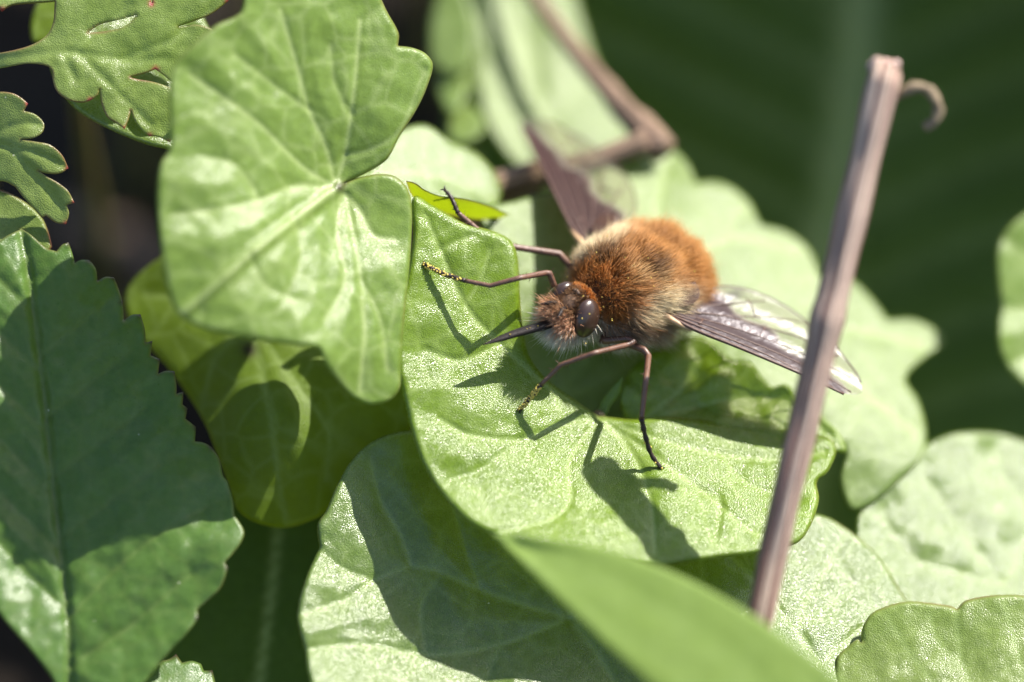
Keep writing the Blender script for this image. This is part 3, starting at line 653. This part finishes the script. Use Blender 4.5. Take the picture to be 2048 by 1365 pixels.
# continuous body: loft along the body axis   (x, z centre, half width, half height)
PROF = [(.425,-.045,.012,.012),(.415,-.045,.035,.035),(.39,-.04,.060,.058),(.36,-.03,.082,.075),(.32,-.015,.100,.095),(.28,-.005,.105,.100),(.245,0,.090,.085),(.215,0,.055,.055),
        (.195,-.005,.075,.08),(.16,-.005,.140,.14),(.10,-.01,.195,.180),(.03,-.015,.220,.195),(-.05,-.02,.226,.196),(-.12,-.025,.226,.192),(-.17,-.03,.226,.186),(-.22,-.032,.230,.182),(-.29,-.037,.226,.174),(-.35,-.042,.205,.158),(-.41,-.047,.160,.130),(-.455,-.05,.100,.088),(-.478,-.05,.05,.045),(-.488,-.05,.01,.01)]
pr = catmull(np.array(PROF), .02)
NS = 36
BV = []; BF = []
for x, zc, ry, rz in pr:
    for k in range(NS):
        a = 2 * math.pi * k / NS
        BV.append((x, max(ry, .005) * math.cos(a), zc + max(rz, .005) * math.sin(a)))
n = len(pr)
for i in range(n - 1):
    for k in range(NS): BF.append((i*NS + k, (i+1)*NS + k, (i+1)*NS + (k+1) % NS, i*NS + (k+1) % NS))
BF.append(tuple(range(NS))); BF.append(tuple(reversed(range((n-1)*NS, n*NS))))
mesh_obj('body', BV, BF, M_BODY, fly, world=False)

def ellipsoid(c, r, rot=None, sub=3):
    bm = bmesh.new(); bmesh.ops.create_icosphere(bm, subdivisions=sub, radius=1)
    V = []
    for q in bm.verts:
        p = Vector((q.co.x * r[0], q.co.y * r[1], q.co.z * r[2]))
        if rot: p = rot @ p
        V.append(Vector(c) + p)
    F = [[w.index for w in f.verts] for f in bm.faces]; bm.free(); return V, F

for s in (1, -1):
    rot = Matrix.Rotation(R(-14) * 1, 3, 'Y') @ Matrix.Rotation(R(14) * s, 3, 'X')
    V, F = ellipsoid((.315, .098 * s, -.005), (.078, .052, .102), rot, 4)
    mesh_obj('eye', V, F, M_EYE, fly, world=False)
# frons plate, ocelli, antennae
V, F = join([ellipsoid((.338, 0, .038), (.062, .052, .040), Matrix.Rotation(R(35), 3, 'Y'), 3), ellipsoid((.385, .0, .0), (.030, .050, .030), None, 3)])
V = [Vector(q) + Vector(q).normalized() * .006 * noise.noise(Vector(q) * 60) for q in V]
mesh_obj('frons', V, F, M_FACE, fly, world=False)
V, F = join([ellipsoid((.312, s * .012, .098 - abs(s) * .004), (.012, .012, .012), None, 2) for s in (-1, 0, 1)])
mesh_obj('ocelli', V, F, M_BODY, fly, world=False)
for s in (1, -1):
    path, rad = smooth_path([(.395, .018*s, .035), (.425, .028*s, .050), (.450, .042*s, .052), (.49, .064*s, .045)], [.011, .013, .011, .003], .008)
    V, F = tube(path, rad, 8); mesh_obj('antenna', V, F, M_BEAK, fly, world=False)
# beak
b0 = lw(.40, 0, -.055)
path, rad = smooth_path([b0, P(1075, 655, .06), P(1035, 666, .09), P(1000, 678, .12), P(965, 690, .15)], [.020, .021, .019, .014, .003], .02)
V, F = tube(path, rad, 12, True, lambda t, a: 1 + .25 * math.cos(2 * a))
beak = mesh_obj('proboscis', V, F, M_BEAK, fly)

# legs
def surf_d(key, x, y, miss=0.0):
    o = CB * DIST; r = (P(x, y, 0) - o).normalized()
    hit = LEAVES[key][2].ray_cast(o, r)
    return hit[0].dot(CB) if hit[0] is not None else miss
def grains(pts, nrm_r, count, size, seed):
    rs_ = np.random.RandomState(seed); parts = []
    bm = bmesh.new(); bmesh.ops.create_icosphere(bm, subdivisions=1, radius=1)
    base = np.array([q.co[:] for q in bm.verts]); fc = [[w.index for w in f.verts] for f in bm.faces]; bm.free()
    V = []; F = []
    pts = np.array([list(p) for p in pts])
    for i in range(count):
        t = rs_.uniform(0, len(pts) - 1.001); k = int(t); p = pts[k] * (1 - t + k) + pts[k+1] * (t - k)
        dvec = rs_.normal(size=3); dvec /= np.linalg.norm(dvec)
        r = size * rs_.uniform(.6, 1.25); o = len(V)
        V += (base * r * rs_.uniform(.8, 1.2, 3) + p + dvec * nrm_r).tolist(); F += [[a + o for a in f] for f in fc]
    return V, F

def straight(pts, radii, step):
    P_, R_ = [], []
    for i in range(len(pts) - 1):
        m = max(1, int(round((Vector(pts[i+1]) - Vector(pts[i])).length / step)))
        for k in range(m): P_.append(Vector(pts[i]).lerp(Vector(pts[i+1]), k / m)); R_.append(radii[i] + (radii[i+1] - radii[i]) * k / m)
    P_.append(Vector(pts[-1])); R_.append(radii[-1])
    return P_, R_

def leg(pts, radii, tarsus_at, pollen=0, seed=1, label=None):
    """pts world; tarsus_at index where the dark tarsus begins"""
    path, rad = straight(pts[:tarsus_at + 1], radii[:tarsus_at + 1], .02)
    V, F = tube(path, rad, 9)
    # fine bristles
    rs_ = np.random.RandomState(seed); parts = [(V, F)]
    for i in range(46):
        k = rs_.randint(2, len(path) - 1); dv_ = Vector(rs_.normal(size=3)).normalized(); t = (path[k] - path[k-1]).normalized()
        dv_ = (dv_ - t * dv_.dot(t) * .9 + t * .5).normalized(); a = path[k] + dv_ * rad[k] * .8
        parts.append(tube([a, a + dv_ * .028], [.0018, .0004], 3, False))
    V, F = join(parts); lo = mesh_obj('leg', V, F, M_LEG, fly)
    tp, tr_ = smooth_path(pts[tarsus_at:], radii[tarsus_at:], .012)
    V, F = tube(tp, tr_, 9, True, lambda t, a: 1 + .16 * math.cos(t * 2 * math.pi * 5))
    parts = [(V, F)]
    for i in range(70):
        k = rs_.randint(1, len(tp) - 1); dv_ = Vector(rs_.normal(size=3)).normalized(); t = (tp[k] - tp[k-1]).normalized()
        dv_ = (dv_ - t * dv_.dot(t) * .9 + t * .7).normalized(); a = tp[k] + dv_ * tr_[k] * .8
        parts.append(tube([a, a + dv_ * .018], [.0016, .0004], 3, False))
    e = tp[-1]; t = (tp[-1] - tp[-3]).normalized()
    for s in (-1, 1):
        sd = t.cross(CB).normalized() * s
        parts.append(tube([e, e + t * .012 + sd * .010, e + t * .014 + sd * .018 - CB * .008], [.005, .004, .001], 5))
    V, F = join(parts); ta = mesh_obj('tarsus', V, F, M_TARS, lo)
    inv = lo
    if pollen:
        m = len(tp)
        V, F = grains(tp[int(m * .12):], np.mean(tr_) * 1.05, pollen, .0058, seed + 50)
        po = mesh_obj('pollen', V, F, M_POL, lo); tag(po, kind='stuff')
    return lo

f1 = surf_d('L2', 850, 530); f3 = surf_d('L2', 1040, 820); f4 = surf_d('L2', 1320, 935); f5 = surf_d('L3', 893, 400, -.1)
leg([lw(.12, -.10, -.10), P(1112, 582, -.10), P(1099, 547, -.05), P(1092, 546, -.04), P(1040, 556, f1 + .10), P(980, 572, f1 + .085), P(930, 562, f1 + .055), P(885, 547, f1 + .025), P(850, 530, f1 + .010)],
    [.02, .018, .0165, .015, .0135, .012, .0115, .011, .009], 6, 120, 3)
leg([lw(.02, -.12, -.12), P(1118, 508, -.26), P(1050, 498, -.22), P(990, 488, -.15), P(984, 485, -.14), P(950, 455, -.12), P(916, 426, -.09), P(902, 395, f5 + .03), P(889, 380, f5 + .012)],
    [.02, .018, .017, .0155, .0145, .013, .012, .010, .007], 6, 0, 4)
leg([lw(.10, .08, -.14), P(1205, 682, -.10), P(1255, 678, -.06), P(1268, 684, -.045), P(1255, 690, -.03), P(1190, 706, f3 + .15), P(1122, 730, f3 + .11), P(1082, 770, f3 + .06), P(1060, 797, f3 + .03), P(1040, 820, f3 + .010)],
    [.02, .019, .0175, .016, .015, .0135, .0125, .0115, .011, .009], 7, 190, 5)
leg([lw(.0, .12, -.14), P(1262, 690, -.10), P(1288, 700, -.06), P(1297, 712, -.05), P(1292, 760, f4 + .16), P(1283, 838, f4 + .12), P(1290, 870, f4 + .08), P(1302, 908, f4 + .035), P(1321, 935, f4 + .008)],
    [.02, .019, .018, .0165, .0150, .0135, .012, .0115, .009], 5, 6, 6)
# hind legs trail under the abdomen
for s_ in (1, -1):
    leg([lw(-.10, .12*s_, -.12), lw(-.20, .17*s_, -.17), lw(-.36, .19*s_, -.16), lw(-.40, .18*s_, -.17), lw(-.50, .15*s_, -.23), lw(-.64, .12*s_, -.27), lw(-.74, .11*s_, -.29), lw(-.84, .11*s_, -.30)],
        [.02, .018, .017, .015, .0135, .0125, .011, .008], 5, 0, 8 + s_)

# ------------------------------------------------------------------ fur
RUST = (.58, .25, .06); CREAM = (.80, .71, .50); WHITE = (.85, .80, .69); DARK = (.12, .058, .024); BROWN = (.38, .18, .055); ORAN = (.48, .235, .065); TUFT = (.58, .40, .19); TAN = (.80, .52, .33)
BLOB = [((.17,.09,.10),RUST),((.16,0,.16),RUST),((.17,-.09,.1),RUST),((.17,.16,0),RUST),((.17,-.16,.0),RUST),((.14,.14,.05),RUST),
        ((.075,.105,.15),TUFT),((.12,.08,.14),RUST),((.09,-.03,.18),DARK),((.10,.04,.17),BROWN),((.03,-.02,.2),BROWN),((.04,.07,.19),BROWN),
        ((.06,-.15,.10),CREAM),((.0,-.19,.05),CREAM),((-.06,-.17,.10),CREAM),((.0,-.15,.14),TUFT),
        ((-.05,.11,.165),DARK),((.0,.04,.2),BROWN),((-.05,-.05,.2),BROWN),((-.11,.03,.18),ORAN),((-.10,-.1,.15),ORAN),
        ((.03,.20,.045),CREAM),((-.04,.205,.06),CREAM),((.07,.19,.01),CREAM),((.07,-.16,.06),CREAM),((.03,-.15,.13),CREAM),((-.05,-.13,.15),CREAM),((-.03,.22,.02),CREAM),((.03,.21,.02),CREAM),((-.09,.21,.01),CREAM),((.05,.17,.11),BROWN),((-.02,.19,.10),TUFT),((-.09,.17,.11),ORAN),((.10,.15,.06),RUST),
        ((.08,.18,-.06),DARK),((.02,.2,-.06),BROWN),((.06,.15,-.15),WHITE),((.13,.09,-.14),WHITE),((.0,.1,-.18),WHITE),((0,-.1,-.18),WHITE),((-.1,.15,-.12),WHITE),((-.1,-.15,-.12),WHITE),((.08,-.18,-.06),TAN),
        ((-.20,0,.15),BROWN),((-.20,.12,.12),ORAN),((-.26,0,.17),BROWN),((-.26,.17,.1),ORAN),((-.26,-.17,.1),ORAN),((-.35,0,.16),ORAN),((-.35,.18,.08),ORAN),((-.35,-.18,.08),ORAN),((-.45,0,.13),ORAN),((-.45,.15,.05),ORAN),((-.45,-.15,.05),ORAN),((-.55,0,0),ORAN),
        ((-.3,.2,-.05),ORAN),((-.3,.15,-.14),CREAM),((-.3,0,-.18),CREAM),((-.3,-.15,-.14),CREAM),((-.45,0,-.15),TAN),((-.18,.16,-.06),TAN)]
BP = np.array([b_[0] for b_ in BLOB]); BC = np.array([b_[1] for b_ in BLOB])
def fur_color(p):
    w = 1.0 / (((p[:, None] - BP[None]) ** 2).sum(2) + 2e-4) ** 2.2
    return (w[..., None] * BC[None]).sum(1) / w.sum(1, keepdims=True)

def hair_mesh(root, dirv, back, length, rad, col, rs_, curl=.35, seg=3):
    """three-sided tapering hairs -> verts, faces, colours (arrays)"""
    n = len(root); side = np.cross(dirv, rs_.normal(size=(n, 3))); side /= np.linalg.norm(side, axis=1, keepdims=True)
    s2 = np.cross(dirv, side); s2 /= np.linalg.norm(s2, axis=1, keepdims=True)
    V = np.zeros((n, seg * 3 + 1, 3)); C = np.zeros((n, seg * 3 + 1, 4)); C[..., 3] = 1
    for j in range(seg + 1):
        t = j / seg
        c = root + dirv * (length * t)[:, None] + back * (length * curl * t * t)[:, None]
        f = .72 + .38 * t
        if j == seg:
            V[:, -1] = c; C[:, -1, :3] = col * f; continue
        r = rad * (1 - .75 * t)
        for k in range(3):
            a = 2 * math.pi * k / 3
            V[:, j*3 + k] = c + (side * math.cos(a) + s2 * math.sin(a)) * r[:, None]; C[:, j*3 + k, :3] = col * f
    fs = []
    for j in range(seg - 1):
        for k in range(3):
            a, b_, c, d_ = j*3 + k, j*3 + (k+1) % 3, (j+1)*3 + (k+1) % 3, (j+1)*3 + k
            fs.append((a, b_, c)); fs.append((a, c, d_))
    j = seg - 1
    for k in range(3): fs.append((j*3 + k, j*3 + (k+1) % 3, seg*3))
    fs = np.array(fs); nv = seg * 3 + 1
    F = (fs[None] + (np.arange(n) * nv)[:, None, None]).reshape(-1, 3)
    return V.reshape(-1, 3), F, C.reshape(-1, 4)

def fast_mesh(name, V, F, C, mat, parent):
    me = bpy.data.meshes.new(name); nf = len(F)
    me.vertices.add(len(V)); me.vertices.foreach_set('co', V.astype(np.float32).ravel())
    me.loops.add(nf * 3); me.loops.foreach_set('vertex_index', F.astype(np.int32).ravel())
    me.polygons.add(nf); me.polygons.foreach_set('loop_start', np.arange(nf, dtype=np.int32) * 3)
    me.update(calc_edges=True)
    a = me.attributes.new('col', 'FLOAT_COLOR', 'POINT'); a.data.foreach_set('color', C.astype(np.float32).ravel())
    me.polygons.foreach_set('use_smooth', [True] * nf)
    me.materials.append(mat)
    o = bpy.data.objects.new(name, me); COL.objects.link(o); o.parent = parent
    return tag(o, kind='stuff')

def sample_body(n, x0, x1, rs_):
    arr = pr[np.argsort(pr[:, 0])]
    x = rs_.uniform(x0, x1, n * 3)
    zc = np.interp(x, arr[:, 0], arr[:, 1]); ry = np.interp(x, arr[:, 0], arr[:, 2]); rz = np.interp(x, arr[:, 0], arr[:, 3])
    keep = rs_.uniform(0, .22, n * 3) < ry
    x, zc, ry, rz = [q[keep][:n] for q in (x, zc, ry, rz)]
    a = rs_.uniform(0, 2 * math.pi, len(x)); e = .01
    p = np.stack([x, ry * np.cos(a), zc + rz * np.sin(a)], 1)
    sl = (np.interp(x + e, arr[:, 0], arr[:, 2]) - np.interp(x - e, arr[:, 0], arr[:, 2])) / (2 * e)
    nn = np.stack([-sl, np.cos(a), np.sin(a)], 1); nn /= np.linalg.norm(nn, axis=1, keepdims=True)
    return p, nn

def grow(name, n, x0, x1, lenf, colf, rs_, back_amt=.5, jit=.26, rad=.0017, keepf=None, curl=.4):
    p, nn = sample_body(n, x0, x1, rs_)
    if keepf is not None:
        k = keepf(p); p, nn = p[k], nn[k]
    m = len(p)
    cl = np.array([noise.noise_vector(Vector(q) * 16.0) for q in p])          # tufting
    d = nn + np.array([-back_amt, 0, 0]) + rs_.normal(size=(m, 3)) * jit + cl * .27
    d /= np.linalg.norm(d, axis=1, keepdims=True)
    L = lenf(p) * rs_.uniform(.65, 1.15, m) * np.where(rs_.uniform(0, 1, m) > .96, 1.35, 1.0)
    c = colf(p + nn * .03 + rs_.normal(size=(m, 3)) * .012) * rs_.uniform(.75, 1.25, (m, 1))
    back = np.tile(np.array([-1., 0, -.25]), (m, 1)) + cl * .8
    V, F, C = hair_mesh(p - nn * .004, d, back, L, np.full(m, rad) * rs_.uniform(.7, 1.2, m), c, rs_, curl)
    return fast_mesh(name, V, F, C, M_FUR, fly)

rs0 = np.random.RandomState(11)
def th_len(p):
    L = np.full(len(p), .115)
    L = np.where(p[:, 0] > .11, .075, L)
    L = np.where(p[:, 2] < -.06, .145, L)
    return L
grow('thorax_fur', 30000, -.17, .20, th_len, fur_color, rs0)
grow('abdomen_fur', 30000, -.488, -.12, lambda p: np.where(p[:, 0] < -.37, .085, .11), fur_color, rs0, back_amt=.35)
# head fur: face brush, crown, white beard
def face_col(p):
    c = np.tile(np.array(TAN) * 1.15, (len(p), 1))
    c[p[:, 2] < -.065] = WHITE
    c[(p[:, 2] > .03)] = (.36, .21, .11)
    c[p[:, 0] < .27] = RUST
    c[(p[:, 2] < -.04) & (p[:, 0] < .31)] = WHITE
    return c
def face_len(p):
    L = np.where(p[:, 0] > .345, .105, .04)
    L = np.where(p[:, 2] < -.05, .13, L)
    L = np.where(p[:, 2] > .03, .03, L)
    return L
def not_eye(p):
    return ~((np.abs(p[:, 1]) > .060) & (p[:, 0] > .25) & (p[:, 0] < .375) & (p[:, 2] > -.085))
grow('face_fur', 9000, .225, .425, face_len, face_col, rs0, back_amt=-.55, jit=.35, rad=.0020, keepf=not_eye, curl=-.1)
# pollen specks caught in the fur and on the beak
p, nn = sample_body(150, -.5, .4, rs0)
sp = p + nn * rs0.uniform(.02, .09, (len(p), 1))
Vg, Fg = [], []
bm = bmesh.new(); bmesh.ops.create_icosphere(bm, subdivisions=1, radius=1)
icov = np.array([q.co[:] for q in bm.verts]); icof = [[w.index for w in f.verts] for f in bm.faces]; bm.free()
bk = np.array([list(toL(P(x, y, d_ + .022))) for x, y, d_ in ((1076, 652, .06), (1060, 656, .07), (1054, 658, .075), (1020, 669, .10))])
sp = np.vstack([sp, bk])
for q in sp:
    o_ = len(Vg); Vg += (icov * rs0.uniform(.0022, .004) + q).tolist(); Fg += [[a + o_ for a in f] for f in icof]
tag(mesh_obj('pollen_specks', Vg, Fg, M_POL, fly, world=False), kind='stuff')

# ------------------------------------------------------------------ wings
def wing_mat():
    m, nt, out = new_mat('fly_wing'); b = NB(nt)
    dk = b.n('ShaderNodeAttribute', attribute_name='dark').outputs['Fac']
    tc = b.n('ShaderNodeTexCoord').outputs['Object']
    nz = b.n('ShaderNodeTexNoise', {'Vector': tc, 'Scale': 26.0, 'Detail': 3.0}).outputs[0]
    bp = b.n('ShaderNodeBump', {'Height': nz, 'Strength': .25, 'Distance': .02}).outputs[0]
    tcol = b.mix(dk, (.66, .64, .56), (.24, .15, .13))
    tr = b.n('ShaderNodeBsdfTransparent', {'Color': tcol})
    body = b.n('ShaderNodeBsdfPrincipled', {'Base Color': b.mix(dk, (.34, .32, .25), (.030, .015, .014)), 'Roughness': .5, 'Specular IOR Level': .06, 'Normal': bp})
    mx = b.n('ShaderNodeMixShader', {0: b.ramp(dk, 0, 1, .10, .90), 1: tr.outputs[0], 2: body.outputs[0]})
    gl = b.n('ShaderNodeBsdfGlossy', {'Color': (.95, .93, 1, 1), 'Roughness': .30, 'Normal': bp})
    fr = b.n('ShaderNodeFresnel', {'IOR': 1.5, 'Normal': bp}).outputs[0]
    m2 = b.n('ShaderNodeMixShader', {0: b.math('MULTIPLY', fr, .05), 1: mx.outputs[0], 2: gl.outputs[0]})
    nt.links.new(m2.outputs[0], out.inputs[0]); return m
M_WING = wing_mat()
M_VEIN = simple_mat('wing_vein', (.05, .025, .02), (.09, .045, .03), scale=30, rough=.4)
M_ALULA = simple_mat('wing_lobe', (.10, .05, .03), (.07, .035, .025), scale=14, rough=.5, trans=.35)

WBL = toL(P(1332, 630, -.10)); WTL = toL(P(1718, 803, -.12))
def wing(side):
    wb = Vector((WBL.x, WBL.y * side, WBL.z)); wt = Vector((WTL.x, WTL.y * side, WTL.z))
    if side < 0:
        wt = toL(P(1034, 236, -1.05)); wb = toL(P(1166, 486, -.40))
    sp = wt - wb; Ln = sp.length; sp.normalize()
    ch = Vector((-1, 0, 0)); ch = (ch - sp * ch.dot(sp)).normalized()
    nm = sp.cross(ch)
    if nm.z < 0: nm = -nm
    ch = (ch - nm * .04).normalized(); nm = sp.cross(ch)
    if nm.z < 0: nm = -nm
    ss = [0, .04, .08, .12, .16, .22, .3, .4, .5, .6, .7, .8, .88, .94, .98, 1.0]
    CHS = 1.12
    tr_ = [.03, .09, .16, .22, .29, .34, .37, .385, .38, .36, .325, .275, .225, .175, .125, .075]
    ld = [.0, -.01, -.018, -.024, -.028, -.03, -.03, -.028, -.024, -.02, -.016, -.012, -.006, .006, .030, .062]
    bs_ = [0, .1, .2, .26, .30, .36, .42, .46, .52, .56, .62, .70, .78, .86, .90, .93, .96]
    bb_ = [.25, .25, .27, .235, .19, .165, .175, .195, .165, .105, .10, .105, .08, .065, .05, .02, -.05]
    NSP, NCH = 90, 34; V = []; F = []; D = []
    def pos(s, c):
        z = .0035 * math.sin(c * 46 + 1.0) * min(1, c * 8 + .3) + .05 * math.sin(s * math.pi) * (1 - c) * .6 - .05 * c * s
        return wb + sp * (s * Ln) + ch * (c * CHS) + nm * z
    for i in range(NSP + 1):
        s = i / NSP; c0 = np.interp(s, ss, ld); c1 = max(np.interp(s, ss, tr_), c0 + .002)
        bd = np.interp(s, bs_, bb_)
        for j in range(NCH + 1):
            c = c0 + (c1 - c0) * j / NCH; V.append(pos(s, c))
            D.append(1 / (1 + math.exp((c - bd) / .008)))
    for i in range(NSP):
        for j in range(NCH):
            a = i * (NCH + 1) + j; F.append((a, a + 1, a + NCH + 2, a + NCH + 1))
    w = mesh_obj('wing', V, F, M_WING, fly, world=False, attrs={'dark': ('FLOAT', D)})
    # veins: thick costa, then branching inner veins
    vl = [([(0, .0), (.15, -.026), (.4, -.028), (.7, -.016), (.92, -.006)], .011, .006), ([(.0, .01), (.2, .0), (.5, .0), (.86, .0)], .008, .004), ([(.02, .02), (.25, .03), (.5, .04), (.75, .045), (.95, .03)], .006, .004),
          ([(.02, .03), (.25, .075), (.45, .10), (.7, .12), (.93, .12)], .005, .003), ([(.05, .05), (.25, .13), (.45, .17), (.65, .22), (.84, .225)], .005, .003), ([(.25, .13), (.4, .22), (.55, .29), (.66, .335)], .0045, .003),
          ([(.05, .06), (.2, .18), (.32, .27), (.42, .355)], .005, .003), ([(.45, .10), (.46, .17)], .004, .004), ([(.40, .22), (.36, .28), (.33, .31)], .004, .003), ([(.70, .12), (.76, .17), (.84, .225)], .004, .003), ([(.16, .015), (.17, .06)], .007, .006),
          ([(ss[k], tr_[k] - .001) for k in range(4, 15)], .004, .004)]
    parts = []
    for pl, r0, r1 in vl:
        pp = [pos(*q) for q in pl]; rr = np.linspace(r0, r1, len(pp))
        pa, ra = smooth_path(pp, rr, .03); parts.append(tube(pa, ra, 6))
    Vv, Fv_ = join(parts); mesh_obj('veins', Vv, Fv_, M_VEIN, w, world=False)
    # rounded lobe at the hind base
    V = []; F = []; nn_ = 14
    for i in range(nn_ + 1):
        t = i / nn_; wdt = .055 * math.sin(math.pi * min(1, t * .92 + .08)) ** .7
        c = wb + ch * (.05 + .14 * t) + sp * (.02 + .05 * t) + nm * (.04 + .07 * t)
        for j in range(7):
            u = j / 6 - .5; V.append(c + sp * (u * 2.6 * wdt) + nm * (.008 * (1 - 4 * u * u)))
    for i in range(nn_):
        for j in range(6): a = i * 7 + j; F.append((a, a + 1, a + 8, a + 7))
    mesh_obj('alula', V, F, M_ALULA, w, world=False)
    # pale hinge knob
    pa, ra = smooth_path([wb - sp * .06, wb - ch * .01, wb + sp * .07 - ch * .022, wb + sp * .15 - ch * .028], [.012, .018, .015, .008], .01)
    Vh, Fh = tube(pa, ra, 8); mesh_obj('hinge', Vh, Fh, M_HINGE, w, world=False)
M_HINGE = simple_mat('wing_hinge', (.45, .30, .16), (.30, .18, .09), scale=30, rough=.45)
for s_ in (1, -1): wing(s_)
